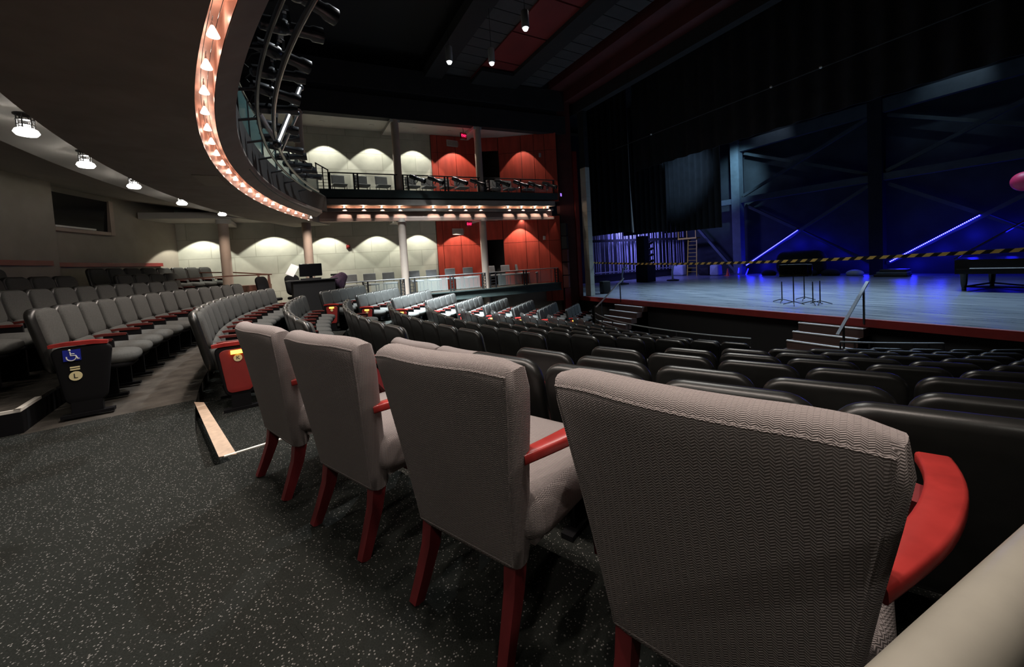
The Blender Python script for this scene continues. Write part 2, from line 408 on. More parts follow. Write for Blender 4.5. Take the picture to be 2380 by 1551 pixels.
# ================================================================ THE SETTING
ROWR = [7.55 + .92*i for i in range(9)]               # seat-back radius of rows A..J
ROWZ = [-1.70 + .175*i for i in range(9)]             # floor height of rows A..J
fl = MB()
fl.prism([(-14.2, 6.0), (2.5, 6.0), (2.5, 10.70), (-14.2, 10.70)], -2.0, -1.70)
for i in range(9):
    r0 = (ROWR[i-1] + .17) if i else 5.2; r1 = ROWR[i] + .17
    fl.arc([(r0, -2.0), (r0, ROWZ[i]), (r1, ROWZ[i]), (r1, -2.0)], math.degrees(math.asin(max(-.99, (-11.75-CX)/r1))), 62 - 2*i, 48)
FARL = [(-11.75, 8.75, 52), (-11.35, 7.25, 50), (-11.45, 6.30, 48), (-11.55, 5.30, 46), (-11.42, 4.30, 43), (-11.62, 3.42, 41), (-11.45, 2.40, 38), (-11.42, 1.45, 34), (-11.22, .55, 29)]
for i, (fx, fy, hd) in enumerate(FARL):
    d = Vector((-cos(R(hd)), sin(R(hd)))); n_ = Vector((sin(R(hd)), cos(R(hd)))); o_ = Vector((fx, fy))
    P = [o_ - d*.42 - n_*.16, o_ + d*3.2 - n_*.16, o_ + d*3.2 + n_*1.5, o_ - d*.42 + n_*1.5]
    fl.prism([tuple(p) for p in P], -2.0, ROWZ[i] - .004*(i % 2))
rj = ROWR[8] + .17
fl.arc([(rj, -2.0), (rj, -.12), (15.86, -.12), (15.86, -2.0)], -30, 15.1, 24)          # tier of row K
fl.arc([(rj, -2.0), (rj, 0), (15.86, 0), (15.86, -2.0)], 15.1, 45, 24)                 # platform of the armchairs
struct(fl.build('floor', 'carpet', None, 20))
fa = MB()
fa.arc([(15.86, -2.0), (15.86, 0), (17.0, 0), (17.0, -2.0)], 8.3, 45, 30)
fa.arc([(17.0, -2.0), (17.0, 0), (20.6, 0), (20.6, -2.0)], 8.1, 45, 24)
struct(fa.build('floor_aisle', 'carpet', None, 20))
fb_ = MB(); fb_.arc([(15.86, -2.0), (15.86, 0), (17.0, 0), (17.0, -2.0)], -33, 8.3, 30); struct(fb_.build('floor_cross_aisle', 'carpet_plain', None, 20))
fr_ = MB()
fr_.arc([(17.0, -2.0), (17.0, .2), (18.0, .2), (18.0, .4), (18.85, .4), (18.85, .58), (20.6, .58), (20.6, -2.0)], -36, 8.1, 40)
struct(fr_.build('floor_rear', 'carpet_plain', None, 20))
rs_ = MB(); rs_.arc([(16.985, 0.001), (16.985, .178), (17.0, .178), (17.0, 0.001)], -30, 8.12, 40); rs_.arc([(16.985, 0.001), (16.985, .178), (18.6, .178), (18.6, 0.001)], 8.1, 8.14, 1)
struct(rs_.build('trim_step_riser', 'seat_dark', None, 20))
nz = MB(); nz.arc([(16.99, .18), (16.99, .204), (17.03, .204), (17.03, .18)], 6.6, 8.12, 6); nz.arc([(16.99, .18), (16.99, .204), (18.6, .204), (18.6, .18)], 8.02, 8.12, 1)
struct(nz.build('trim_step_nosing', 'white_tape'))

# auditorium back wall with the control-room window and the projecting lobby wall on the left
wb = MB()
wb.arc([(20.2, -.2), (20.2, 3.7), (20.5, 3.7), (20.5, -.2)], -34, -13.9, 24)
wb.arc([(19.75, -.2), (19.75, 3.7), (20.5, 3.7), (20.5, -.2)], -13.9, 45, 40)
struct(wb.build('wall_back', 'grey_wall', None, 20))
tr = MB(); tr.arc([(20.13, 1.66), (20.13, 1.76), (20.21, 1.76), (20.21, 1.66)], -24.5, -14.2, 12)
tr.arc([(19.68, 1.66), (19.68, 1.76), (19.76, 1.76), (19.76, 1.66)], -13.2, -8, 12)
struct(tr.build('trim_chair_rail', 'red_trim'))
win = tag(bpy.data.objects.new('window_1', None), 'dark control room window with pale sill in the grey back wall', 'window'); COL.objects.link(win); win['kind'] = 'structure'
g = MB(); g.arc([(20.13, 2.55), (20.08, 3.34), (20.2, 3.34), (20.2, 2.55)], -19.5, -14.5, 8); g.build('window_pane', 'window_dark', win)
g = MB(); g.arc([(20.05, 2.47), (20.05, 2.55), (20.2, 2.55), (20.2, 2.47)], -19.8, -14.3, 8)
g.arc([(20.04, 2.47), (20.04, 3.36), (20.2, 3.36), (20.2, 2.47)], -19.85, -19.5, 2); g.build('window_frame', 'column_paint', win)
g = MB(); g.arc([(20.06, 2.56), (20.06, 2.60), (20.13, 2.60), (20.13, 2.56)], -18.3, -15.2, 6); g.build('window_counter', 'white_tape', win)

# balcony underside: rear ceiling, dark soffit ring, copper light cove, front lip and fascia
c = MB(); c.arc([(20.6, 3.56), (17.75, 3.14), (17.75, 3.02), (16.9, 3.02), (16.9, 3.2), (20.6, 3.9)], -36, 45, 60)
struct(c.build('ceiling', 'ceiling_pale', None, 20))
c = MB(); c.arc([(16.9, 2.82), (15.65, 2.82), (15.65, 3.9), (16.9, 3.9)], -29.5, 46, 80)
struct(c.build('trim_soffit', 'soffit', None, 20))
c = MB(); c.arc([(15.648, 2.822), (15.648, 3.13), (15.495, 3.13), (15.495, 2.935)], -23.6, 46, 90, closed=False)
struct(c.build('trim_light_cove', 'copper', None, 20))
c = MB(); c.arc([(15.49, 2.93), (15.30, 3.05), (15.30, 3.14), (15.49, 3.14)], -24.5, 46, 90)
struct(c.build('trim_cove_lip', 'soffit', None, 20))
c = MB(); c.arc([(15.65, 3.14), (15.30, 3.14), (15.30, 3.62), (15.65, 3.9)], -26, 46, 90)
struct(c.build('trim_balcony_fascia', 'house_black', None, 20))
c = MB(); c.add([(-15.0, -.95, 2.822), (-14.0, -.55, 2.822), (-13.55, -.0, 2.822)], [])
pg = MB()                                              # access panel seen in the soffit
pg.arc([(15.72, 2.812), (16.05, 2.812), (16.05, 2.82), (15.72, 2.82)], -4.6, -1.6, 4)
struct(pg.build('trim_access_panel', 'grey_wall'))

# side boxes: front line and side wall line
def boxpt(y, off=0.0, z=0.0):                          # point on the box front, off = metres behind it
    return (-13.40 + (y-9.7)*.0875 - off, y, z)
def wallpt(y, off=0.0, z=0.0):
    return (-15.80 + (y-.5)*.105 + off, y, z)
wl = MB()
a, b_ = wallpt(-4.2), wallpt(5.0)
wl.prism([(a[0]-.3, a[1]), (b_[0]-.3, b_[1]), (b_[0], b_[1]), (a[0], a[1])], -.6, 6.7)
struct(wl.build('wall_left', 'beige_wall', None))
# red timber panelling, with the dark doorway between its two halves
rp = MB()
def panel(p, q, z0, z1, th=.06):
    d = Vector((q[0]-p[0], q[1]-p[1], 0)).normalized(); n = Vector((d.y, -d.x, 0))
    e = d*.008
    P = [(p[0]+e.x, p[1]+e.y), (q[0]-e.x, q[1]-e.y), (q[0]-e.x-n.x*th, q[1]-e.y-n.y*th), (p[0]+e.x-n.x*th, p[1]+e.y-n.y*th)]
    rp.prism(P, z0+.006, z1-.006)
pts1 = [wallpt(5.0, .06), wallpt(5.25, .06), wallpt(6.0, .06), wallpt(6.95, .06)]
pts2 = [(-14.72, 7.75), (-14.18, 8.55), (-13.86, 8.98)]
pts3 = [(-13.86, 8.98), (-13.62, 9.36), (-13.36, 9.78)]
for (z0, z1, zs) in ((-.6, 3.0, 1.98), (3.6, 6.45, 5.75)):
    for pp in (pts1, pts2, pts3):
        for p, q in zip(pp, pp[1:]):
            panel(p, q, z0, zs); panel(p, q, zs, z1)
struct(rp.build('wall_left_panelling', 'red_panel', None))
bk = MB()
for (z0, z1) in ((-.6, 3.0), (3.6, 6.7)):
    bk.prism([wallpt(4.98, -.3)[:2], wallpt(6.95, -.3)[:2], wallpt(6.95, -.01)[:2], wallpt(4.98, -.01)[:2]], z0, z1)
    bk.prism([(-14.80, 7.77), (-13.90, 9.02), (-13.40, 9.85), (-13.6, 10.0), (-15.4, 8.4)], z0, z1)
    bk.prism([wallpt(6.96, .02)[:2], (-17.2, 7.4), (-17.2, 7.55), (-14.76, 7.78), (-14.8, 7.9), (-17.4, 7.9), (-17.4, 7.0)], z0, z1)
struct(bk.build('wall_left_doorway', 'house_black', None))
lw = MB()                                              # wall above the doorways
for (z0, z1) in ((2.15, 2.95), (5.9, 6.45)):
    p, q = wallpt(6.97, .04), (-14.73, 7.74)
    lw.prism([p[:2], q[:2], (q[0]-.08, q[1]+.02), (p[0]-.08, p[1]+.02)], z0, z1)
struct(lw.build('trim_door_header', 'red_panel', None))

def slabxy(name, m, off0, off1, y0, y1, z0, z1):
    mb = MB(); p = [boxpt(y0, off0), boxpt(y1, off0), boxpt(y1, off1), boxpt(y0, off1)]
    mb.prism([q[:2] for q in p], z0, z1); return struct(mb.build(name, m, None))
slabxy('ceiling_boxes_lower', 'ceiling_pale', .25, 2.6, -3.9, 9.6, 3.02, 3.2)
slabxy('ceiling_boxes_upper', 'ceiling_pale', .12, 2.7, -1.5, 9.85, 6.45, 6.6)
slabxy('floor_box_lower', 'carpet_plain', .06, 2.6, .7, 9.7, -.02, .20)
slabxy('floor_box_upper', 'carpet_plain', .06, 2.7, -.9, 9.75, 3.72, 3.93)
slabxy('wall_box_base', 'grey_wall', .3, .5, .3, 9.9, -1.8, 0)
slabxy('trim_box_edge', 'box_fascia', .02, .26, .4, 9.55, 2.86, 2.96)
def fasc(name, m, prof, y0, y1):                       # section (offset, z) run along the box front
    mb = MB(); n = len(prof); vs = [boxpt(y0, o, z) for o, z in prof] + [boxpt(y1, o, z) for o, z in prof]
    mb.add(vs, [(i, (i+1) % n, n+(i+1) % n, n+i) for i in range(n)] + [tuple(range(n-1, -1, -1)), tuple(range(n, 2*n))])
    return struct(mb.build(name, m, None))
fasc('trim_box_scallop', 'box_fascia', [(.02, 2.96), (.26, 2.96), (.30, 3.20), (.20, 3.20)], .5, 9.25)
fasc('trim_box_band', 'soffit', [(.20, 3.20), (.20, 3.285), (-.02, 3.285), (-.02, 3.20)], .3, 9.5)
fasc('trim_box_cove', 'copper', [(.20, 3.285), (.20, 3.40), (.26, 3.40), (.26, 3.285)], .7, 9.45)
fasc('trim_box_cove_top', 'soffit', [(-.02, 3.40), (.26, 3.40), (.26, 3.60), (-.02, 3.60)], .5, 9.6)
fasc('trim_box_beam', 'steel_green', [(-.02, 3.66), (.10, 3.66), (.10, 3.93), (-.02, 3.93)], -.6, 9.75)
fasc('trim_box_beam_lower', 'steel_green', [(-.06, .19), (-.06, .155), (.0, .155), (.0, -.10), (-.06, -.10), (-.06, -.14), (.16, -.14), (.16, .19)], 3.5, 9.7)
fasc('trim_upper_fascia', 'dark_fascia', [(0, 6.42), (0, 7.15), (.3, 7.15), (.3, 6.42)], -3.0, 10.3)
fasc('trim_upper_recess', 'house_black', [(.15, 7.15), (.15, 7.5), (.5, 7.5), (.5, 7.15)], -3.0, 10.3)
fasc('trim_upper_band', 'dark_fascia', [(.02, 7.4), (.02, 8.2), (.3, 8.2), (.3, 7.4)], -3.0, 10.3)
rb = MB()
for zc in (2.93, 6.38):                                # short brackets that carry the boxes at each column
    for y in (-1.9, .32, 3.35, 6.4):
        p = boxpt(y, 1.0, zc); rb.box(p, (1.9, .34, .12))
struct(rb.build('trim_brackets', 'ceiling_pale', None))

# round columns
for k, y in enumerate((-1.9, .32, 3.35, 6.42)):
    t = thing('column', ['round pinkish column beside the wooden rear rail', 'round column behind the sound desk', 'round pale column at the break of the box railing',
              'round pale column in front of the red wall'][k], 'column', boxpt(y, .16 if k > 1 else .05, 0), 0, 'columns along the boxes')
    m = MB(); m.lathe([(.135, -.5), (.135, 2.90)], 28); m.build('shaft', 'column_paint', t)
    m = MB(); m.lathe([(.175, 2.82), (.175, 2.94)], 28); m.build('collar', 'ceiling_pale', t)
    if k: m = MB(); m.lathe([(.135, 3.93), (.135, 6.44)], 28); m.build('upper_shaft', 'column_paint', t)

# house ceiling: black roof, boards between beams, red panels
hc = MB(); hc.box((-6.5, 4.0, 8.95), (22, 15, .1)); struct(hc.build('ceiling_house', 'house_black', None))
sl = MB()
for k in range(34):
    x = -14.0 + k*.5
    sl.box((x, 5.72, 8.26), (.47, 1.2, .04)); sl.box((x, 8.65, 8.26), (.47, 1.2, .04))
struct(sl.build('ceiling_boards', 'slat', None))
rd = MB()
for k in range(7): rd.box((-13.0 + k*1.72, 6.85, 8.2), (1.66, 1.25, .05))
struct(rd.build('ceiling_red_panels', 'cloud_red', None))
bmz = MB()
for y in (4.8, 7.78): bmz.box((-6.2, y, 8.2), (16.4, .62, .34))
struct(bmz.build('trim_ceiling_beams', 'house_black', None))
hp = MB(); hp.prism([(-12.65, 6.2), (-12.6, 7.45), (-14.0, 7.5), (-14.1, 6.25)], 8.0, 8.12); struct(hp.build('trim_ceiling_hatch', 'house_black', None))

# proscenium
pw = MB()
pw.prism([(-13.7, 9.9), (-13.55, 9.95), (-13.28, 10.5), (-13.9, 10.9)], -1.7, 8.2)
struct(pw.build('wall_proscenium', 'red_dark', None))
pw = MB(); pw.box((-13.30, 10.62, 2.6), (.16, .2, 6.2)); pw.box((-13.47, 10.1, -.9), (.1, .4, 1.6)); struct(pw.build('trim_proscenium_red', 'red_trim', None))
pw = MB(); pw.box((-13.02, 10.95, 2.24), (.34, .22, 5.46)); struct(pw.build('trim_proscenium_edge', 'beige_wall', None))
pw = MB(); pw.box((-13.02, 10.95, 6.6), (.34, .22, 3.2)); pw.box((-6.4, 10.9, 8.3), (14.4, .3, 2.0)); struct(pw.build('wall_header_unlit_edge', 'drape_black', None))  # first box paints the unlit upper stretch of the pale edge black
pw = MB(); pw.box((-6.4, 10.55, 8.2), (14.4, .5, .9)); pw.box((-6.4, 10.0, 8.45), (14.4, .7, .5)); struct(pw.build('trim_header_red', 'red_dark', None))

# stage
st = MB(); st.prism([(-21, 10.72), (4, 10.72), (4, 26), (-21, 26)], -.60, -.5); struct(st.build('floor_stage', 'stage_floor', None))
st = MB(); st.box((-6.2, 10.67, -.58), (15.2, .10, .17)); struct(st.build('trim_stage_edge', 'red_trim', None))
st = MB(); st.box((-6.2, 10.80, -1.2), (15.2, .1, 1.2)); struct(st.build('wall_stage_front', 'house_black', None))
st = MB(); st.box((-8, 25.7, 4), (26, .2, 9.5)); struct(st.build('wall_stage_back', 'stage_grey', None))
st = MB(); st.box((-19.5, 18, 4), (.2, 15.5, 9.5)); struct(st.build('wall_stage_left', 'stage_black', None))
st = MB(); st.box((-8, 18, 9.6), (26, 16, .1)); struct(st.build('ceiling_stage', 'house_black', None))
st = MB(); st.box((4.0, 18, 4), (.2, 15.5, 9.5)); struct(st.build('wall_stage_right', 'stage_black', None))

# ================================================================ FOLDING SEATS
def seat_proto():
    t = thing('folding_seat', 'seat', 'seat')
    m = MB()                                           # upholstered back: upper and lower pad
    T = Matrix.Translation((0, .045, .80)) @ Matrix.Rotation(R(11), 4, 'X')
    m.slab(.47, .38, .07, .09, .03, .012, T)
    T = Matrix.Translation((0, .125, .52)) @ Matrix.Rotation(R(14), 4, 'X')
    m.slab(.45, .24, .085, .06, .035, .018, T)
    m.build('backrest', 'seat_fabric', t, 60)
    m = MB()                                           # moulded vinyl back shell
    T = Matrix.Translation((0, .035, .70)) @ Matrix.Rotation(R(11), 4, 'X')
    m.slab(.52, .62, .075, .105, .036, 0, T, seg=7, nb=4)
    m.build('back_shell', 'vinyl', t, 50)
    m = MB(); T = Matrix.Translation((0, .40, .47)) @ Matrix.Rotation(R(86), 4, 'X')
    m.slab(.48, .48, .11, .16, .05, .02, T); m.build('seat_cushion', 'seat_fabric', t, 60)
    m = MB(); T = Matrix.Translation((0, .38, .405)) @ Matrix.Rotation(R(86), 4, 'X')
    m.slab(.45, .44, .05, .12, .02, 0, T); m.build('seat_pan', 'seat_dark', t)
    m = MB(); m.box((-.272, .30, .30), (.03, .20, .60)); m.box((-.272, .30, .015), (.07, .34, .03)); m.build('standard', 'seat_dark', t)
    m = MB(); m.sweep([(-.272, .12, .605), (-.272, .19, .61), (-.272, .32, .605), (-.272, .39, .598)], [.045, .052, .052, .04], [.025, .028, .028, .022])
    m.build('armrest', 'arm_red', t)
    return t
SEAT = seat_proto(); used = [False]
def seat(r, a, z, label, group): return fseat(pol(r, a, z), a, label, group)
def fseat(loc, a, label, group):
    if not used[0]:
        used[0] = True; SEAT.location = loc; SEAT.rotation_euler = (0, 0, R(a)); tag(SEAT, label, 'seat', group); return SEAT
    return dup(SEAT, loc, R(a), label, group)

def end_panel_proto():                                 # aisle end: dark frame, red board, amber light, row letter; faces -x
    t = thing('aisle_end_panel', 'panel', 'panel')
    m = MB(); T = Matrix.Translation((0, .30, .40)) @ Matrix.Rotation(R(90), 4, 'Z')
    m.slab(.31, .50, .05, .06, .015, 0, T, fn=lambda x, y, z: (x*(1+.22*z/.25), y, z)); m.box((0, .3, .08), (.05, .16, .16)); m.box((0, .3, .015), (.08, .30, .03))
    m.build('frame', 'seat_dark', t)
    m = MB(); T = Matrix.Translation((.026, .30, .40)) @ Matrix.Rotation(R(90), 4, 'Z')
    m.slab(.255, .43, .012, .05, .004, 0, T, fn=lambda x, y, z: (x*(1+.22*z/.25), y, z)); m.build('red_board', 'red_trim', t)
    m = MB(); m.box((.04, .30, .585), (.03, .11, .035)); m.build('aisle_light', 'lens_amber', t)
    m = MB(); m.lathe([(.036, 0), (.036, .006)], 20, T=Matrix.Translation((.033, .30, .525)) @ Matrix.Rotation(R(90), 4, 'Y')); d = m.build('row_disc', 'disc_cream', t)
    m = MB(); m.sweep([(0, .10, .66), (0, .20, .668), (0, .38, .664), (0, .47, .65)], [.06, .075, .075, .05], [.03, .035, .035, .028]); m.build('armrest', 'wood_red', t)
    return t
ENDP = end_panel_proto(); usede = [False]
def end_panel(loc, a, label, group='aisle end panels'):
    if not usede[0]:
        usede[0] = True; ENDP.location = loc; ENDP.rotation_euler = (0, 0, R(a)); tag(ENDP, label, 'panel', group); o = ENDP
    else: o = dup(ENDP, loc, R(a), label, group)
    return o
FAR = [(-11.75, 8.75, 52, 4), (-11.35, 7.25, 50, 5), (-11.45, 6.30, 48, 5), (-11.55, 5.30, 46, 5), (-11.42, 4.30, 43, 5), (-11.62, 3.42, 41, 5), (-11.45, 2.40, 38, 6), (-11.42, 1.45, 34, 6), (-11.22, .55, 29, 6)]
RN = ['front row', 'second row', 'third row', 'fourth row', 'fifth row', 'sixth row', 'seventh row', 'eighth row', 'ninth row']
LET = 'ABCDEFGHJ'
def ang(x, r): return math.degrees(math.asin((x-CX)/r))
made_ends = []
for i in range(9):
    r, z = ROWR[i], ROWZ[i]
    p = .545
    # far block, beyond the far aisle
    fx, fy, hd, n = FAR[i]
    dx, dy = -cos(R(hd)), sin(R(hd))
    for k in range(n):
        fseat((fx + dx*.485*k, fy + dy*.485*k, z), -hd, f'grey seat in far block, {RN[i]} from stage, {ORD[k]} from far aisle', 'folding seats of the far block')
    e = end_panel((fx - dx*.28, fy - dy*.28, z), -hd, f'red end panel with amber light, far block, {RN[i]} from stage')
    made_ends.append((e, LET[i]))
    # centre block between the two aisles
    p = .545
    a0, a1 = ang(-4.66, r), ang(-9.80, r)
    n = max(2, int(round(R(a0-a1)*r/p)) + 1)
    for k in range(n):
        seat(r, a0 + (a1-a0)*k/(n-1), z, f'grey seat in centre block, {RN[i]} from stage, {ORD[k]} from near aisle', 'folding seats of the centre block')
    # near block, right of the near aisle
    a = ang(-2.62, r) + (.9 if i == 7 else 0) if i < 8 else 21.25
    rn = r - (.13 if i == 8 else .24 - .034*i)
    for k in range([4, 5, 6, 6, 6, 6, 6, 6, 5][i]):
        seat(rn, a + math.degrees(k*p/r), z, f'black-backed seat in near right block, {RN[i]} from stage, {ORD[k]} from near aisle', 'folding seats of the near block')
# row K (centre) and the rows behind the cross aisle
p = .545
aK = ang(-4.95, 15.80)
for k in range(12):
    seat(15.80, aK - math.degrees(k*p/15.8), -.12, f'grey seat in curved row behind centre block, {ORD[k]} from its lettered end panel', 'folding seats of the row by the armchairs')
e = end_panel(pol(15.80, aK + math.degrees(.31/15.8), -.12), aK, 'red wooden seat end panel with cream K disc beside the armchairs'); made_ends.append((e, 'K'))
aL = ang(-5.25, 16.93)
for k in range(14):
    seat(16.93, aL - math.degrees(k*p/16.93), .02, f'dark grey seat in row behind cross aisle, {ORD[k]} from accessible end', 'folding seats of the row behind the cross aisle')
def rear(r, z, first, ns, skip, word):
    for k in range(ns):
        if k in skip: continue
        seat(r, first - math.degrees(k*p/r), z, f'dark grey seat in {word} rear row, {ORD[k]} from left photo edge', f'folding seats of the {word} rear row')
rear(17.85, .20, 7.0, 13, (), 'lowest')
rear(18.72, .40, 2.5, 14, (8, 9), 'middle')
rear(19.42, .58, -6.4, 2, (), 'upper left')
rear(19.42, .58, -15.2, 8, (), 'topmost')
for e, ch in made_ends:
    if ch == 'K': letters(ch, .05, 'row_letter', 'ink', e, (.0405, .30, .525), (R(90), 0, R(90)))
# dark end of the row behind the cross aisle with its accessibility sign
eL = thing('accessible_end_panel', 'dark seat end with blue wheelchair sign and cream L disc', 'panel', pol(16.93, aL + math.degrees(.31/16.93), .02), R(aL))
m = MB(); T = Matrix.Translation((0, .30, .38)) @ Matrix.Rotation(R(90), 4, 'Z'); m.slab(.33, .52, .05, .06, .015, 0, T, fn=lambda x, y, z: (x*(1+.2*z/.25), y, z)); m.box((0, .3, .07), (.05, .2, .14)); m.box((0, .3, .015), (.08, .34, .03)); m.build('frame', 'seat_dark', eL)
m = MB(); m.sweep([(0, .10, .66), (0, .20, .668), (0, .38, .664), (0, .47, .65)], [.06, .075, .075, .05], [.03, .035, .035, .028]); m.build('armrest', 'wood_red', eL)
m = MB(); m.box((.030, .24, .565), (.01, .11, .10)); sg = m.build('sign', 'sign_blue', eL)
m = MB()                                               # wheelchair symbol: wheel, body, head
def yz(y, z): return (.037, .24+y, .565+z)
m.tube([yz(-.004+.030*cos(R(q)), -.018+.030*sin(R(q))) for q in range(-200, 30, 12)], .0045, 6)
m.tube([yz(-.010, .034), yz(-.006, -.002), yz(.024, -.004), yz(.036, -.036), yz(.046, -.033)], .005, 6); m.ball(yz(-.011, .048), .009, 8)
m.tube([yz(-.008, .014), yz(.018, .012)], .004, 6)
m.build('wheelchair_symbol', 'sign_white', sg)
m = MB(); m.box((.030, .25, .455), (.008, .06, .012)); m.box((.030, .25, .435), (.008, .06, .012)); m.build('number_plate', 'disc_cream', eL)
m = MB(); m.lathe([(.042, 0), (.042, .006)], 20, T=Matrix.Translation((.028, .25, .375)) @ Matrix.Rotation(R(90), 4, 'Y')); m.build('row_disc', 'disc_cream', eL)
letters('L', .06, 'row_letter', 'ink', eL, (.0355, .25, .375), (R(90), 0, R(90)))

# ================================================================ ARMCHAIRS
def armchair_proto():
    t = thing('armchair', 'armchair', 'armchair')
    H0, H1 = .295, .912
    def shape(x, y, z):                                # taper, rake and the wrapped, hollow back
        q = min(max((z+.272)/.545, 0), 1)
        sx = (.73 + .27*q)*(1 + .05*q**3)
        if z > .12 and abs(x) > .16:                  # rounded upper corners
            dx, dz = (abs(x)-.16)/.13, (z-.12)/.155; k_ = math.hypot(dx, dz)
            if k_ > 1e-6:
                sq = max(dx, dz)/k_; f_ = 1-(1-sq)*.26
                x = math.copysign(.16+(abs(x)-.16)*f_, x); z = .12+(z-.12)*f_
        zz = H0 + (z+.272)/.545*(H1-.018-H0)
        x *= .968
        return (x*sx, y + .075*(1-q) + .055*((x/.31)**2-.95)*q + .004, zz)
    # denser grid on the faces so the hollow curve reads
    m2 = MB(); nx, nzz = 18, 14
    for yy, sgn in ((0, 1), (.092, -1)):
        vs = [shape(-.285+.57*i/nx, yy, -.272+.545*j/nzz) for j in range(nzz+1) for i in range(nx+1)]
        fs = [(j*(nx+1)+i, j*(nx+1)+i+1, (j+1)*(nx+1)+i+1, (j+1)*(nx+1)+i) for j in range(nzz) for i in range(nx)]
        m2.add(vs, fs)
    # edge strip that joins the two faces with a soft roll
    per = [(-.285+.57*i/nx, -.272) for i in range(nx)] + [(.285, -.272+.545*j/nzz) for j in range(nzz)] + [(.285-.57*i/nx, .273) for i in range(nx)] + [(-.285, .273-.545*j/nzz) for j in range(nzz)]
    n = len(per); prof = []
    for k in range(9):
        a = pi*k/8; prof.append((.042*sin(a)**.75, .046-.046*cos(a)))
    vs = []
    for o_, yy in prof:
        for x, z in per:
            ox = (1 if x > .284 else -1 if x < -.284 else 0); oz = (1 if z > .2725 else -1 if z < -.2715 else 0)
            s_ = o_*(.72 if ox and oz else 1)
            vs.append(shape(x+ox*s_, yy, z+oz*s_))
    fs = [(k*n+i, k*n+(i+1) % n, (k+1)*n+(i+1) % n, (k+1)*n+i) for k in range(8) for i in range(n)]
    m2.add(vs, fs)
    back = m2.build('backrest', 'armchair_fabric', t, 55)
    for yy in (.004, .088):                            # welted seams front and rear
        m = MB(); q = []
        for x, z in per:
            ox = (1 if x > .284 else -1 if x < -.284 else 0); oz = (1 if z > .2725 else -1 if z < -.2715 else 0)
            q.append(shape(x+ox*.012, yy, z+oz*.012))
        m.tube(q, .0042, 6, True); m.build('piping', 'armchair_fabric', back)
    m = MB(); T = Matrix.Translation((0, .385, .415)) @ Matrix.Rotation(R(88), 4, 'X')
    m.slab(.60, .58, .17, .10, .06, .025, T, seg=6, nb=4); m.build('seat', 'armchair_fabric', t, 60)
    m = MB(); m.box((0, .38, .345), (.50, .46, .05)); m.build('seat_rail', 'armchair_fabric', t)
    for s in (-1, 1):
        m = MB(); m.sweep([(s*.19, .135, .40), (s*.19, .13, .30), (s*.192, .105, .18), (s*.197, .065, .08), (s*.203, .03, 0)], [.045, .045, .042, .038, .034], [.07, .066, .054, .046, .04], side=(1, 0, 0)); m.build('leg', 'wood_red_shaded', t)
        m = MB(); m.sweep([(s*.245, .60, .40), (s*.245, .60, .2), (s*.245, .60, 0)], [.05, .045, .034], [.05, .045, .034], side=(1, 0, 0)); m.build('leg', 'wood_red_shaded', t)
        m = MB(); P = [(s*(.266+.118*sin(1.95*f)), .085+.50*f, .632+.035*min(1, 1.6*f)) for f in [k/14 for k in range(15)]]
        m.round_sweep(P, [.044+.019*min(1, 3*k/14) for k in range(15)], [.032]*15, .24); m.build('arm', 'wood_red', t, 50)
        m = MB(); m.sweep([(s*.350, .46, .635), (s*.330, .50, .56), (s*.295, .56, .46), (s*.262, .585, .36)], [.045]*4, [.05]*4, side=(1, 0, 0)); m.build('arm_support', 'wood_red_shaded', t)
    return t
ARM = armchair_proto()
ARM.location = (-.49, .616, 0); ARM.rotation_euler = (0, 0, R(18.5)); tag(ARM, 'nearest grey herringbone armchair, biggest in the photo, beside the cream pipe', 'armchair', 'grey armchairs seen from behind')
dup(ARM, (-1.167, .336, 0), R(24), 'grey armchair second from the right, next to the nearest one', 'grey armchairs seen from behind')
dup(ARM, (-1.857, .036, 0), R(24), 'grey armchair third from the right in the red-legged row', 'grey armchairs seen from behind')
dup(ARM, (-2.55, -.25, 0), R(21), 'farthest armchair of the four, beside the white floor edge', 'grey armchairs seen from behind')
dup(ARM, (*pol(14.62, 16.8)[:2], -.30), R(16.8), 'lower armchair mostly hidden, its top left of the other lower one', 'armchairs one step lower')
dup(ARM, (*pol(14.62, 19.3)[:2], -.30), R(19.3), 'lower armchair whose top peeks over the second armchair from right', 'armchairs one step lower')

# floor edges beside the armchairs
m = MB(); m.prism([(-4.80, -.99), (-4.72, -.90), (-3.18, -.46), (-3.20, -.56)], .001, .006); o = m.build('wooden_floor_strip', 'strip_wood'); tag(o, 'pale wooden strip along the carpet edge by the K end panel', 'floor strip')
m = MB(); m.beam((-3.19, -.53, .004), (-3.31, -.02, .004), .022, .008); o = m.build('floor_edge_trim', 'white_tape'); tag(o, 'thin white metal edging on the platform floor behind the farthest armchair', 'floor trim')
# cream pipe close to the camera
t = thing('handrail_pipe', 'thick scuffed cream painted handrail pipe at lower right corner', 'handrail', (0, 0, 0))
m = MB(); m.tube([(-.112, .20, .87), (-.096, .412, .87), (-.083, .574, .87), (-.05, .98, .87), (-.024, 1.3, .87)], .025, 32); m.build('pipe', 'cream_paint', t)
m = MB(); m.tube([(-.024, 1.3, -.3), (-.024, 1.3, .87)], .025, 12); m.build('post', 'cream_paint', t)
m = MB(); m.tube([(-.112, .20, .87), (-.116, .15, .84), (-.118, .14, .78), (-.118, .14, 0)], .025, 16); m.build('post', 'cream_paint', t)

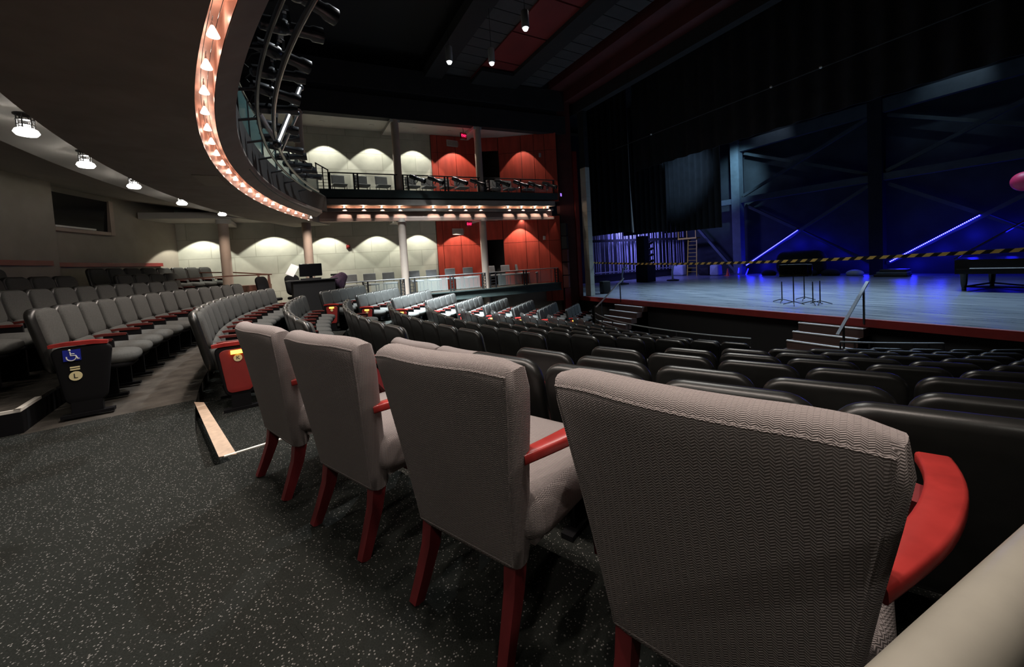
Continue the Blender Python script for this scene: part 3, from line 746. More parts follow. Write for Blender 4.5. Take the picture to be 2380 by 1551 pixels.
# ================================================================ LAMPS OF THE HOUSE
def cove_proto():
    t = thing('cove_lamp', 'lamp', 'lamp')
    m = MB(); m.lathe([(.010, .050), (.018, .034), (.030, .006), (.040, -.018), (.040, -.024), (.034, -.024), (.030, -.008), (.0, -.004)], 18); m.build('reflector', 'lens_warm', t)
    m = MB(); m.lathe([(.005, .085), (.007, .05)], 8); m.tube([(-.06, 0, .085), (.06, 0, .085)], .004, 6); m.build('stem', 'metal', t)
    return t
COVE = cove_proto(); first = [True]
def cove(loc, rz, label, group):
    if first[0]: first[0] = False; COVE.location = loc; COVE.rotation_euler = (0, 0, rz); tag(COVE, label, 'lamp', group); return COVE
    return dup(COVE, loc, rz, label, group)
k = 0
for j in range(31):
    a = 36 - j*2.0 + .2
    loc = pol(15.575, a, 2.90)
    vis = a < 17.5
    lab = f'{ORD[k]} glowing lamp in the curved copper cove, counted from photo top' if vis else 'copper cove lamp overhead outside the frame'
    if vis: k += 1
    if a > 30: continue
    if vis: cove(loc, R(a), lab, 'lamps in the curved copper cove')
    lamp('cove_light', 'SPOT', (loc[0], loc[1], 2.855), 50, (1, .87, .77), .03, (loc[0]+.05*sin(R(a)), loc[1]-.05*cos(R(a)), 0), 140, .8)
    lamp('cove_glow', 'POINT', (*pol(15.57, a, 2)[:2], 3.03), .52, (1, .80, .68), .02)
for j in range(14):
    y = 1.5 + j*.60
    if j in (4, 9): continue
    loc = boxpt(y, .11, 3.345)
    n_ = j - (j > 4) - (j > 9)
    cove(loc, R(90), f'{ORD[n_]} small lamp in the straight cove under the upper boxes, from left', 'lamps in the straight box cove')
    lamp('box_cove_light', 'POINT', boxpt(y, .08, 3.36), 6, (1, .70, .52), .02)
    lamp('box_scallop_light', 'SPOT', boxpt(y, -.10, 3.26), 9, (1, .76, .64), .02, boxpt(y, .32, 2.7), 80, .25)
t = thing('cove_cables', 'pair of thin low voltage cables running along the copper cove', 'cable')
for q in (15.545, 15.595): m = MB(); m.tube([pol(q, 40 - 63.5*k/120, 2.985) for k in range(121)], .0022, 5); m.build('cable', 'metal_dark', t)
# surface lights under the rear balcony
def cyl_proto():
    t = thing('ceiling_lamp', 'lamp', 'lamp')
    m = MB(); m.lathe([(.085, .0), (.085, -.02)], 24); m.build('canopy', 'metal_dark', t)
    m = MB()
    for q in range(6): m.tube([(.06*cos(q*pi/3), .06*sin(q*pi/3), -.02), (.06*cos(q*pi/3), .06*sin(q*pi/3), -.18)], .006, 6)
    m.lathe([(.064, -.07), (.070, -.07), (.070, -.08), (.064, -.08)], 24); m.lathe([(.064, -.12), (.070, -.12), (.070, -.13), (.064, -.13)], 24); m.build('cage', 'metal_dark', t)
    m = MB(); m.lathe([(.05, -.15), (.082, -.17), (.095, -.20), (.075, -.228), (.0, -.236)], 24); m.build('diffuser', 'lens_white', t)
    return t
CL = cyl_proto()
for j, a in enumerate((4.0, -.7, -5.6, -11.6, -17.6, 14, 24, 33)):
    loc = pol(17.12, a, 3.03)
    if j < 5:
        lab = f'{["nearest","second","third","fourth","farthest"][j]} round lamp under the rear balcony, counted from the left'
        if j == 0: CL.location = loc; tag(CL, lab, 'lamp', 'round lamps under the balcony')
        else: dup(CL, loc, 0, lab, 'round lamps under the balcony')
    lamp('ceiling_lamp_light', 'POINT', (loc[0], loc[1], 2.90), 20.0, (1, .95, .85), .05)
    lamp('ceiling_lamp_down', 'SPOT', (loc[0], loc[1], 2.82), 2.0 if a < 8 else 8.5, (1, .95, .86), .05, (loc[0]-.1, loc[1]-.2, 0), 130, .6)
# recessed lights that wash the box walls
def can_proto():
    t = thing('recessed_downlight', 'light', 'lamp')
    m = MB(); m.lathe([(.075, 0), (.095, 0), (.095, -.012), (.075, -.012)], 24); m.build('trim_ring', 'ceiling_pale', t)
    m = MB(); m.lathe([(.0, -.004), (.074, -.004)], 24); m.build('lens', 'lens_white', t)
    return t
CAN = can_proto(); fc = True
UP = [(1.1, 'far left'), (2.72, 'second'), (4.25, 'third'), (5.6, 'fourth')]
for y, wd in UP:
    x, yy, _ = wallpt(y, .62)
    lab = f'round recessed downlight in upper box ceiling, {wd} from the left' if wd != 'far left' else 'round recessed downlight in upper box ceiling, leftmost'
    if fc: fc = False; CAN.location = (x, yy, 6.45); tag(CAN, lab, 'lamp', 'downlights of the upper boxes')
    else: dup(CAN, (x, yy, 6.45), 0, lab, 'downlights of the upper boxes')
for y in (-.4, 1.1, 2.72, 4.25): lamp('wall_wash', 'SPOT', wallpt(y, .60, 6.42), 200, (1, .97, .86), .02, wallpt(y, .42, 0), 84, .12)
lamp('wall_wash', 'SPOT', wallpt(5.85, .68, 6.42), 210, (1, .85, .72), .02, wallpt(5.85, .45, 0), 84, .12)
lamp('wall_wash', 'SPOT', (-13.75, 8.3, 6.42), 200, (1, .85, .72), .02, (-13.95, 8.4, 0), 74, .12)
for y in (-2.75, -.75, .95, 2.65, 4.2): lamp('wall_wash', 'SPOT', wallpt(y, .60, 3.0), 175, (1, .97, .84), .02, wallpt(y, .42, -3), 92 if y != -.75 else 100, .12)
lamp('wall_wash', 'SPOT', wallpt(5.85, .68, 3.0), 190, (1, .85, .72), .02, wallpt(5.85, .45, -3), 88, .12)
lamp('wall_wash', 'SPOT', (-13.98, 8.12, 2.99), 200, (1, .85, .72), .02, (-14.1, 8.2, -3), 84, .12)
lamp('column_fill_light', 'SPOT', (-12.9, -1.6, 2.78), 95, (1, .82, .68), .04, (-14.0, -1.95, 1.4), 80, .6)  # unseen spots added to warm and brighten the first two columns
lamp('column_fill_light', 'SPOT', (-13.0, .5, 2.78), 75, (1, .80, .66), .04, (-14.1, .3, 1.4), 80, .6)
for y in (1.5, 3.2, 5.0, 6.6, 8.4): lamp('box_front_light', 'SPOT', boxpt(y, .7, 3.0), 22, (1, .95, .88), .04, boxpt(y, .45, 0), 100, .6)
# pendants below the house ceiling
def pend_proto():
    t = thing('pendant_lamp', 'pendant', 'lamp')
    m = MB(); m.lathe([(.085, .38), (.09, .37), (.09, .02), (.08, .0)], 24); m.build('cylinder', 'pendant_grey', t)
    m = MB(); m.tube([(0, 0, .38), (0, 0, 1.78)], .006, 6); m.build('cord', 'house_black', t)
    m = MB(); m.ball((0, 0, -.01), .06, 10); m.build('bulb', 'lens_cool', t)
    return t
PD = pend_proto()
PD.location = (-9.75, 3.85, 6.50); tag(PD, 'grey cylinder pendant hanging lowest at left below the black ceiling', 'lamp', 'cylinder pendants')
dup(PD, (-9.56, 5.0, 6.60), 0, 'grey cylinder pendant in front of the dark ceiling hatch', 'cylinder pendants')
dup(PD, (-7.78, 5.0, 6.56), 0, 'grey cylinder pendant nearest the photo top below the red ceiling panels', 'cylinder pendants')
for x, y in ((-9.75, 3.85), (-7.78, 5.0)): lamp('pendant_light', 'SPOT', (x, y, 6.45), 60, (.95, .97, 1), .06, (x, y, 0), 80, .7)
lamp('pendant_glow', 'POINT', (-7.9, 5.6, 7.4), 3, (1, .9, .85), .1)

# ================================================================ SIDE BOXES: rails, glass, chairs, signs
def rail_section(ya, yb, z0, z1, label, posts, ladder, m_rail, group):
    t = thing('box_railing', label, 'railing', (0, 0, 0), 0, group)
    m = MB(); m.tube([boxpt(ya, .05, z1), boxpt(yb, .05, z1)], .022, 8); m.build('top_rail', m_rail, t)
    for y in posts:
        m = MB(); p = boxpt(y, .05, 0); m.beam((p[0], p[1], z0), (p[0], p[1], z1), .035, .05); m.build('post', 'metal_dark', t)
    ys = sorted(posts)
    for p, q in zip(ys, ys[1:]):
        if q-p > .5:
            m = MB(); u, v = boxpt(p+.1, .05, 0), boxpt(q-.1, .05, 0)
            m.prism([(u[0], u[1]), (v[0], v[1]), (v[0]-.01, v[1]), (u[0]-.01, u[1])], z0+.06, z1-.06); m.build('glass_panel', 'box_glass', t)
        else:
            m = MB()
            for k in range(5):
                z = z0 + (z1-z0)*(k+.7)/5.4; m.tube([boxpt(p, .05, z), boxpt(q, .05, z)], .012, 6)
            m.build('crossbars', 'metal_dark', t)
    return t
rail_section(.95, 3.30, .20, .79, 'lower box railing with clear panels, left of the pale column', [1.0, 1.9, 2.05, 3.14, 3.28], 1, 'metal', 'box railings')
rail_section(3.46, 6.38, .20, .80, 'lower box railing with clear panels in front of the red wall', [3.46, 3.64, 4.95, 5.07, 6.22, 6.36], 1, 'metal', 'box railings')
rail_section(6.52, 9.62, .20, .80, 'lower box railing with clear panels nearest the stage', [6.54, 6.78, 8.0, 8.12, 9.46, 9.6], 1, 'metal', 'box railings')
rail_section(1.1, 3.30, 3.93, 4.48, 'dark upper box railing with clear panels, leftmost section', [1.12, 1.86, 1.98, 3.2], 1, 'metal_dark', 'box railings')
rail_section(3.46, 6.38, 3.93, 4.48, 'dark upper box railing with clear panels, middle section', [3.48, 3.64, 4.98, 5.10, 6.3], 1, 'metal_dark', 'box railings')
rail_section(6.52, 9.68, 3.93, 4.48, 'dark upper box railing with clear panels, stage end section', [6.54, 6.74, 8.1, 9.6], 1, 'metal_dark', 'box railings')
t = thing('sloped_gate_rail', 'black sloping stair rail at the left end of the upper boxes', 'railing')
m = MB()
for y, h in ((.74, 4.78), (.92, 4.67), (1.08, 4.56)): p = boxpt(y, .06, 0); m.beam((p[0], p[1], 3.93), (p[0], p[1], h), .03, .035)
m.build('posts', 'metal_dark', t)
m = MB(); m.beam(boxpt(.72, .06, 4.78), boxpt(1.1, .06, 4.55), .03, .035); m.build('top_bar', 'metal_dark', t)
m = MB()
for k in range(5): m.beam(boxpt(.74, .06, 4.03+.11*k), boxpt(1.08, .06, 4.03+.11*k), .012, .014)
m.build('crossbars', 'metal_dark', t)

def box_chair_proto():
    t = thing('box_chair', 'chair', 'chair')
    m = MB(); T = Matrix.Translation((0, -.20, .70)) @ Matrix.Rotation(R(6), 4, 'X'); m.slab(.44, .30, .04, .02, .012, 0, T); m.build('backrest', 'box_seat', t)
    m = MB(); T = Matrix.Translation((0, .03, .45)) @ Matrix.Rotation(R(90), 4, 'X'); m.slab(.46, .44, .06, .03, .02, .01, T); m.build('seat', 'box_seat', t)
    for sx in (-1, 1):
        for sy in (-1, 1):
            m = MB(); m.tube([(sx*.2, .03+sy*.19, 0), (sx*.2, .03+sy*.19, .43)], .012, 6); m.build('leg', 'metal_dark', t)
    m = MB()
    m.tube([(-.19, -.175, .42), (-.19, -.20, .70), (.19, -.20, .70), (.19, -.175, .42)], .011, 6)
    m.build('back_frame', 'metal_dark', t)
    return t
BC = box_chair_proto(); fb = True
low = [1.63, 2.27, 2.93, 3.87, 4.54, 5.28, 6.02, 6.98, 7.66, 8.32, 9.02]
for k, y in enumerate(low):
    x, yy, _ = boxpt(y, .72)
    lab = f'grey chair in lower boxes, {ORD[k]} from the left along the railing'
    if fb: fb = False; BC.location = (x, yy, .20); BC.rotation_euler = (0, 0, R(-85)); tag(BC, lab, 'chair', 'chairs of the lower boxes')
    else: dup(BC, (x, yy, .20), R(-85), lab, 'chairs of the lower boxes')
for k, y in enumerate([1.45, 2.2, 2.9, 3.95, 4.55, 5.25, 5.85, 7.2, 7.9, 8.7]):
    x, yy, _ = boxpt(y, .62); dup(BC, (x, yy, 3.72), R(-85), f'dark chair behind upper box railing, {ORD[k]} from the left', 'chairs of the upper boxes')

def exit_sign(z, label):
    y = 5.97; x = boxpt(y, .42)[0]
    t = thing('exit_sign', label, 'sign', (x, y, z), R(20), 'exit signs')
    m = MB(); m.box((0, 0, 0), (.05, .30, .22)); m.build('housing', 'red_dark', t)
    letters('EXIT', .13, 'lettering', 'exit_red', t, (.027, 0, 0), (R(90), 0, R(90)), .002)
    m = MB(); m.tube([(0, 0, .11), (0, 0, .30)], .01, 6); m.build('stem', 'metal_dark', t)
    lamp('exit_glow', 'POINT', (.12, 0, 0), .7, (1, .03, .12), .03, parent=t)
exit_sign(6.15, 'red EXIT sign hanging beside the column of the upper boxes')
exit_sign(2.74, 'red EXIT sign hanging beside the column of the lower boxes')
def vent(z, label, m_):
    p = wallpt(5.95, .08, z)
    t = thing('air_vent', label, 'vent', p, R(6), 'air vents')
    m = MB(); m.box((0, 0, 0), (.03, .66, .26)); m.build('frame', m_, t)
    m = MB()
    for k in range(16): m.box((.018, -.28+.037*k, 0), (.012, .014, .18))
    m.build('slats', 'grey_wall', t)
vent(6.14, 'rectangular louvred vent high on the upper red wall panel', 'ceiling_pale')
vent(2.54, 'bright rectangular louvred vent high on the lower red wall panel', 'ceiling_pale')
m = MB(); p = wallpt(1.68, .03, 2.09); m.box((p[0], p[1], p[2]), (.06, .13, .13)); m.lathe([(.05, 0), (.03, .05), (0, .055)], 12, T=Matrix.Translation((p[0]+.03, p[1], p[2])) @ Matrix.Rotation(R(90), 4, 'Y'))
tag(m.build('fire_alarm', 'exit_red' if 0 else 'red_trim'), 'small red fire alarm on the pale block wall of the lower box', 'alarm')
for z, wd in ((5.55, 'upper'), (2.1, 'lower')):
    m = MB(); m.box((-13.70, 9.17, z), (.05, .09, .16)); tag(m.build('wall_strobe', 'ceiling_pale'), f'small pale wall strobe on the {wd} red corner panel', 'alarm')
t = thing('stage_box_light', 'small purple glowing indicator box on the dark proscenium pier', 'light', (-13.36, 9.86, 3.86), R(30))
m = MB(); m.box((0, 0, 0), (.07, .16, .16)); m.build('housing', 'metal_dark', t)
m = MB(); m.box((.038, 0, 0), (.01, .12, .12)); m.build('lit_face', 'purple_glow', t)
t = thing('proscenium_speaker', 'tall dark line of equipment fixed to the proscenium pier', 'speaker', (-13.28, 9.86, .2), R(40))
for k in range(5): m = MB(); m.box((.05, 0, .55*k), (.22, .3, .5)); m.build('cabinet', 'red_dark' if k < 3 else 'metal_dark', t)

# ================================================================ BALCONY FRONT: lighting pipes, spotlights, glass
def arcpts(r, z, a0, a1, n): return [pol(r, a0+(a1-a0)*k/n, z) for k in range(n+1)]
m = MB(); m.tube(arcpts(14.87, 3.44, 32, -19, 60), .028, 10); tag(m.build('lighting_pipe', 'fixture_black'), 'long curved black lighting pipe in front of the balcony edge', 'pipe')
m = MB(); m.tube(arcpts(15.06, 3.46, 32, -19, 60), .024, 10)
for a in range(-18, 32, 4): m.tube([pol(15.06, a, 3.46), pol(15.33, a, 3.4)], .02, 8)
tag(m.build('inner_lighting_pipe', 'fixture_black'), 'inner black pipe bracketed to the balcony edge', 'pipe')
t = thing('balcony_glass_rail', 'teal tinted glass guard along the top of the balcony edge', 'railing')
m = MB(); m.tube(arcpts(15.36, 4.42, 32, -24, 50), .02, 8); m.build('top_rail', 'fixture_black', t)
for k in range(6):
    a = -1 - k*4
    m = MB(); m.arc([(15.35, 3.66), (15.35, 4.34), (15.36, 4.34), (15.36, 3.66)], a-3.6, a, 4); m.build('glass_panel', 'teal_glass', t)
    m = MB(); m.box(pol(15.36, a+.2, 4.0), (.05, .05, .8)); m.build('post', 'fixture_black', t)
t = thing('balcony_front_panels', 'grey green panels with dark joints facing the balcony edge', 'panel')
for k in range(10):
    a = -3 - k*2.1
    m = MB(); m.arc([(15.325, 3.02), (15.325, 3.58), (15.338, 3.58), (15.338, 3.02)], a-1.95, a, 3); m.build('panel', 'balcony_panel', t)
def spot_proto():
    t = thing('stage_spotlight', 'spot', 'spotlight')   # points along +y, hangs by its yoke below the clamp at z=+.2
    Q = Matrix.Rotation(R(-90), 4, 'X')
    m = MB(); m.lathe([(.03, -.30), (.075, -.27), (.082, -.16), (.085, -.04), (.07, .0)], 18, T=Q); m.build('lamp_housing', 'fixture_black', t)
    m = MB(); m.lathe([(.066, .0), (.066, .22), (.085, .25), (.085, .36), (.078, .36), (.078, .27)], 18, T=Q); m.build('barrel', 'fixture_black', t)
    m = MB(); m.lathe([(0, .30), (.074, .30)], 18, T=Q); m.build('lens', 'window_dark', t)
    m = MB(); m.sweep([(-.10, 0, 0), (-.10, 0, .13), (-.05, 0, .17), (.05, 0, .17), (.10, 0, .13), (.10, 0, 0)], [.03]*6, [.008]*6, side=(0, 1, 0)); m.build('yoke', 'fixture_black', t)
    m = MB(); m.box((0, 0, .20), (.05, .06, .07)); m.build('clamp', 'metal', t)
    m = MB(); m.tube([(-.02, -.28, .02), (-.06, -.34, .10), (-.03, -.25, .22), (.02, -.1, .25)], .009, 6); m.build('cable', 'rubber', t)
    return t
SP = spot_proto(); fs_ = True
sp = [(14.3, 0), (12.6, 8), (10.4, -6), (8.2, 10), (6.2, -4), (4.0, 6), (1.6, -8), (-1.4, 4), (-3.8, -4), (-6.2, 8), (-8.6, 0), (-11.2, -6), (-13.4, 6), (-15.4, 0)]
for k, (a, tw) in enumerate(sp):
    x, y, _ = pol(14.86, a)
    rot = (R(-6 if k % 2 else 4), 0, R(a + 6 + tw))
    lab = f'black stage spotlight on the balcony pipe, {ORD[k]} from the top of the photo'
    if fs_: fs_ = False; o = SP; tag(SP, lab, 'spotlight', 'spotlights on the balcony pipe')
    else: o = dup(SP, (0, 0, 0), 0, lab, 'spotlights on the balcony pipe')
    o.location = (x, y, 3.66); o.rotation_euler = rot
    sc = .9; o.scale = (sc, sc, sc)
for k, (y, z) in enumerate([(3.9, 4.33), (4.55, 4.30), (5.45, 4.30), (6.15, 4.26), (7.15, 4.28), (7.95, 4.26), (8.6, 4.22), (9.25, 4.24)]):
    o = dup(SP, boxpt(y, -.16, z), 0, f'black spotlight clamped in front of the upper box rail, {ORD[k]} from the left', 'spotlights on the upper boxes')
    o.rotation_mode = 'QUATERNION'; o.rotation_quaternion = (Matrix.Rotation(R(-48), 4, 'Z') @ Matrix.Rotation(R(-24), 4, 'X') @ Matrix.Rotation(pi, 4, 'Y')).to_quaternion(); o.scale = (1, 1, 1)
# slim metal struts that brace the pipes
for p, q, r_, lab in [((-6.97, -.144, 3.2), (-8.19, .27, 4.62), .040, 'bright silver strut rising steeply from the balcony pipe'),
                      ((-8.49, -.16, 3.42), (-7.4, .18, 3.86), .022, 'thin silver strut beside the bright one'),
                      ((-7.67, -.16, 3.42), (-6.9, -.35, 3.64), .034, 'grey silver strut leaning left from the balcony pipe')]:
    t = thing('brace_strut', lab, 'strut', p, 0, 'struts on the balcony pipe'); P, Q_ = Vector(p), Vector(q)
    m = MB(); m.tube([(0, 0, 0), Q_-P], r_, 10); m.build('tube', 'metal', t)
    for c_ in (Vector((0, 0, 0)), Q_-P): m = MB(); m.ball(c_, r_*1.6, 8); m.build('clamp', 'fixture_black', t)

# ================================================================ SOUND DESK AND REAR RAIL
t = thing('sound_desk', 'black sound desk in front of the brown column', 'desk', (-12.45, .18, -.12), R(5))
m = MB(); m.box((0, .15, .55), (.75, 1.05, 1.1)); m.build('cabinet', 'house_black', t)
m = MB(); m.box((0, .12, 1.115), (.85, 1.25, .03)); m.build('top', 'metal_dark', t)
m = MB(); m.box((.05, .1, 1.15), (.30, .5, .04)); m.build('keyboard', 'metal_dark', t)
t = thing('monitor', 'wide black computer monitor on the sound desk', 'monitor', (-12.55, .30, 1.01), R(14))
m = MB(); m.slab(.60, .36, .04, .02, .01, 0, Matrix.Translation((0, 0, .27)) @ Matrix.Rotation(R(90), 4, 'Z')); m.build('panel', 'screen', t)
m = MB(); m.box((-.03, 0, .06), (.04, .08, .14)); m.box((-.02, 0, .006), (.16, .24, .012)); m.build('stand', 'metal_dark', t)
t = thing('paper_sheet', 'white paper sheet leaning on a stand left of the monitor', 'paper', (-12.6, -.18, 1.02), R(70))
m = MB(); m.slab(.24, .33, .004, .004, .001, 0, Matrix.Translation((0, .05, .28)) @ Matrix.Rotation(R(-18), 4, 'X') @ Matrix.Rotation(R(25), 4, 'Y')); m.build('sheet', 'paper', t)
m = MB(); m.tube([(0, 0, 0), (0, .04, .22)], .012, 6); m.build('stand', 'metal_dark', t)
def office(loc, rz, label):
    t = thing('office_chair', label, 'chair', loc, rz, 'black office chairs')
    m = MB(); m.slab(.42, .62, .07, .14, .03, .01, Matrix.Translation((0, -.18, .85)) @ Matrix.Rotation(R(12), 4, 'X')); m.build('backrest', 'seat_dark', t)
    m = MB(); m.slab(.46, .46, .08, .1, .03, .01, Matrix.Translation((0, .06, .47)) @ Matrix.Rotation(R(90), 4, 'X')); m.build('seat', 'seat_dark', t)
    m = MB(); m.tube([(0, .05, .08), (0, .05, .44)], .03, 8)
    for q in range(5): m.tube([(0, .05, .09), (.26*cos(q*1.257), .05+.26*sin(q*1.257), .03)], .02, 6)
    m.build('base', 'metal_dark', t); return t
office((-13.15, -.80, .02), R(-38), 'black office chair farther left of the sound desk')
office((-13.10, -.10, .02), R(-62), 'black office chair right behind the sound desk')
t = thing('draped_coat', 'dark purple patterned coat draped over a stand behind the desk', 'coat', (-12.75, 1.02, -.10))
m = MB(); m.slab(.42, .62, .22, .16, .08, .05, Matrix.Translation((0, 0, .92)) @ Matrix.Rotation(R(80), 4, 'Z'), fn=lambda x, y, z: (x*(1+.25*sin(9*z)), y*(1+.4*cos(13*x+7*z)), z+.05*sin(11*x))); m.build('cloth', 'coat', t)
m = MB(); m.tube([(0, 0, 0), (0, 0, 1.12)], .02, 6); m.box((0, 0, 1.2), (.08, .4, .06)); m.build('stand', 'metal_dark', t)
t = thing('rear_rail_low_wall', 'brown wooden handrail and low wall at the far end of the rear seats', 'railing')
m = MB(); m.prism([(-14.25, -1.36), (-15.6, -2.3), (-15.6, -2.15), (-14.7, -.80), (-14.55, -.85)], -.3, .92); m.build('low_wall', 'wood_brown', t)  # solid brown low wall under the handrail
m = MB(); m.sweep([pol(18.2, -17.0, 1.22), pol(17.7, -22.0, 1.24), (-14.75, -.80, 1.22), (-15.3, -1.9, 1.36), (-15.7, -3.0, 1.42)], [.06]*5, [.035]*5); m.build('handrail', 'wood_brown', t)
for x, y in ((-14.72, -.86), (-14.25, -1.1)): m = MB(); m.sweep([(x, y, .5), (x+.04, y, 1.0), (x, y, 1.22)], [.09, .08, .05], [.07, .06, .05], side=(0, 1, 0)); m.build('post', 'wood_brown', t)

# ================================================================ STAGE EDGE: stairs and rails
def stairs(x0, x1, label):
    t = thing('stage_stairs', label, 'stairs', (0, 0, 0), 0, 'stairs up to the stage')
    for k in range(6):
        zt = -.5 - .172*(k+1); y0 = 10.62 - .27*(k+1)
        m = MB(); m.box(((x0+x1)/2, (y0+10.62)/2, (zt-1.72)/2), (x1-x0, 10.62-y0, zt+1.72)) if zt > -1.69 else None
        if zt > -1.69:
            m.build('step', 'stair_tread', t)
            m = MB(); m.box(((x0+x1)/2, y0+.012, zt+.004), (x1-x0, .05, .024)); m.build('nosing', 'nosing', t)
    return t
stairs(-4.80, -3.58, 'dark stairs with white nosings below the stage, right of the photo centre')
stairs(-10.95, -9.62, 'dark stairs with white nosings at the far left end of the stage')
def stair_rail(x, label):
    t = thing('stair_handrail', label, 'handrail', (0, 0, 0), 0, 'stage stair handrails')
    m = MB(); m.beam((x, 9.40, -.66), (x, 10.82, .30), .055, .03); m.build('rail', 'metal', t)
    for y, zb in ((9.66, -1.36), (10.62, -.60)): m = MB(); m.beam((x, y, zb), (x, y, -.66+(y-9.4)*.676), .03, .035); m.build('post', 'metal_dark', t)
    return t
stair_rail(-3.66, 'flat metal handrail beside the right stage stairs')
t = stair_rail(-10.90, 'flat metal handrail beside the far left stage stairs')
t = thing('curved_guard_bars', 'bent grey tubes of a guard beside the far left stairs', 'railing')
m = MB()
for k in range(4): m.tube([(-11.35, 9.55, -.86-.13*k), (-11.22, 9.35, -.84-.13*k), (-10.98, 9.25, -.80-.13*k)], .016, 6)
m.build('tubes', 'metal', t); m = MB(); m.tube([(-11.35, 9.55, -1.7), (-11.35, 9.55, -.8)], .02, 6); m.build('post', 'metal_dark', t)
for rr_, a0, a1, lab in ((6.58, -30, 20.6, 'long curved grey rail in front of the centre front row'), (6.42, 34, 48, 'curved grey rail in front of the near front row')):
    t = thing('orchestra_rail', lab, 'railing', (0, 0, 0), 0, 'front row rails')
    m = MB(); m.tube(arcpts(rr_, -.80, a0, a1, 40), .02, 8); m.build('top_rail', 'rail_grey', t)
    m = MB(); m.tube(arcpts(rr_, -1.0, a0, a1, 40), .014, 6); m.build('lower_rail', 'rail_grey', t)
    for k in range(8): m = MB(); q = pol(rr_, a0 + (a1-a0)*k/7); m.tube([(q[0], q[1], -1.7), (q[0], q[1], -.80)], .016, 6); m.build('post', 'metal_dark', t)

# ================================================================ ON THE STAGE
m = MB(); P = []
for k in range(61):
    f = k/60; x = -13.2 + 13.9*f; z = .93 - .72*f*(1-f)*1.0 + .0*f
    P.append((x, 11.2 - .25*sin(pi*f), z + .06*f))
m.sweep(P, [.006]*61, [.070]*61); tag(m.build('barrier_tape', 'hazard_tape'), 'black and yellow striped barrier tape strung across the stage front', 'tape')
def stand(loc, h, rz, label, desk):
    t = thing('music_stand', label, 'music stand', loc, rz, 'music stands on the stage')
    m = MB(); m.tube([(0, 0, .04), (0, 0, h)], .014, 8); m.build('pole', 'rubber', t)
    m = MB()
    for q in range(3): m.tube([(0, 0, .10), (.16*cos(q*2.094+.5), .16*sin(q*2.094+.5), .05), (.28*cos(q*2.094+.5), .28*sin(q*2.094+.5), .01)], .011, 6)
    m.build('base', 'rubber', t)
    if desk:
        m = MB(); m.slab(desk, .34, .02, .02, .006, 0, Matrix.Translation((0, .02, h+.06)) @ Matrix.Rotation(R(-14), 4, 'X')); m.box((0, -.04, h-.10), (desk, .10, .02)); m.build('desk', 'piano_black', t)
stand((-6.24, 12.56, -.5), .62, R(20), 'thin black music stand left of the wide one', .0)
stand((-5.72, 12.12, -.5), .92, R(28), 'wide black conductor desk stand at the centre of the stage', .66)
stand((-5.42, 12.5, -.5), .64, R(35), 'black music stand just right of the wide one', .0)
stand((-6.01, 13.35, -.5), .86, R(15), 'black music stand behind the wide one', .4)
stand((-5.30, 12.62, -.5), .66, R(15), 'rightmost thin black stand of the group', .0)
# grand piano at the right edge
t = thing('grand_piano', 'black grand piano with raised lid at the right edge of the stage', 'piano', (-3.0, 18.3, -.5), R(8))
out = [(-.95, -.72), (.95, -.72), (.98, .05), (.80, .55), (.42, .85), (.20, 1.25), (-.20, 1.45), (-.62, 1.35), (-.88, 1.0), (-.95, .5)]
out = [(x, y) for x, y in out]
m = MB(); m.prism(out, .52, .95); m.build('case', 'piano_black', t)
m = MB(); m.box((0, -.80, .62), (1.8, .26, .10)); m.build('key_slip', 'piano_black', t)
m = MB(); m.box((0, -.78, .685), (1.3, .14, .02)); m.build('keys', 'paper', t)
m = MB(); T = Matrix.Translation((-.95, 0, .97)) @ Matrix.Rotation(R(-38), 4, 'Y') @ Matrix.Translation((.95, 0, 0)); m.prism([(x, y) for x, y in out if y > -.8], 0, .03, T); m.build('lid', 'piano_black', t)
m = MB(); m.tube([(.72, .3, .95), (.45, .3, 1.72)], .015, 6); m.build('lid_prop', 'metal', t)
for x, y in ((-.78, -.5), (.78, -.5), (-.3, 1.1)): m = MB(); m.lathe([(.055, .10), (.07, .2), (.085, .45), (.095, .53)], 12, (x, y, 0)); m.lathe([(.05, 0), (.05, .1)], 10, (x, y, 0)); m.build('leg', 'piano_black', t)
m = MB(); m.beam((-.78, -.5, .12), (.78, -.5, .12), .06, .04); m.beam((-.78, -.5, .12), (-.3, 1.1, .12), .06, .04); m.beam((.78, -.5, .12), (-.3, 1.1, .12), .06, .04); m.build('dolly', 'rubber', t)
t = thing('hanging_ball', 'pink round ball hanging at the right photo edge above the piano', 'ball', (-2.62, 18.0, 2.6))
m = MB(); m.ball((0, 0, 0), .27, 16); m.build('ball', 'pink_ball', t); m = MB(); m.tube([(0, 0, .27), (0, 0, 6.9)], .006, 6); m.build('cord', 'rubber', t)
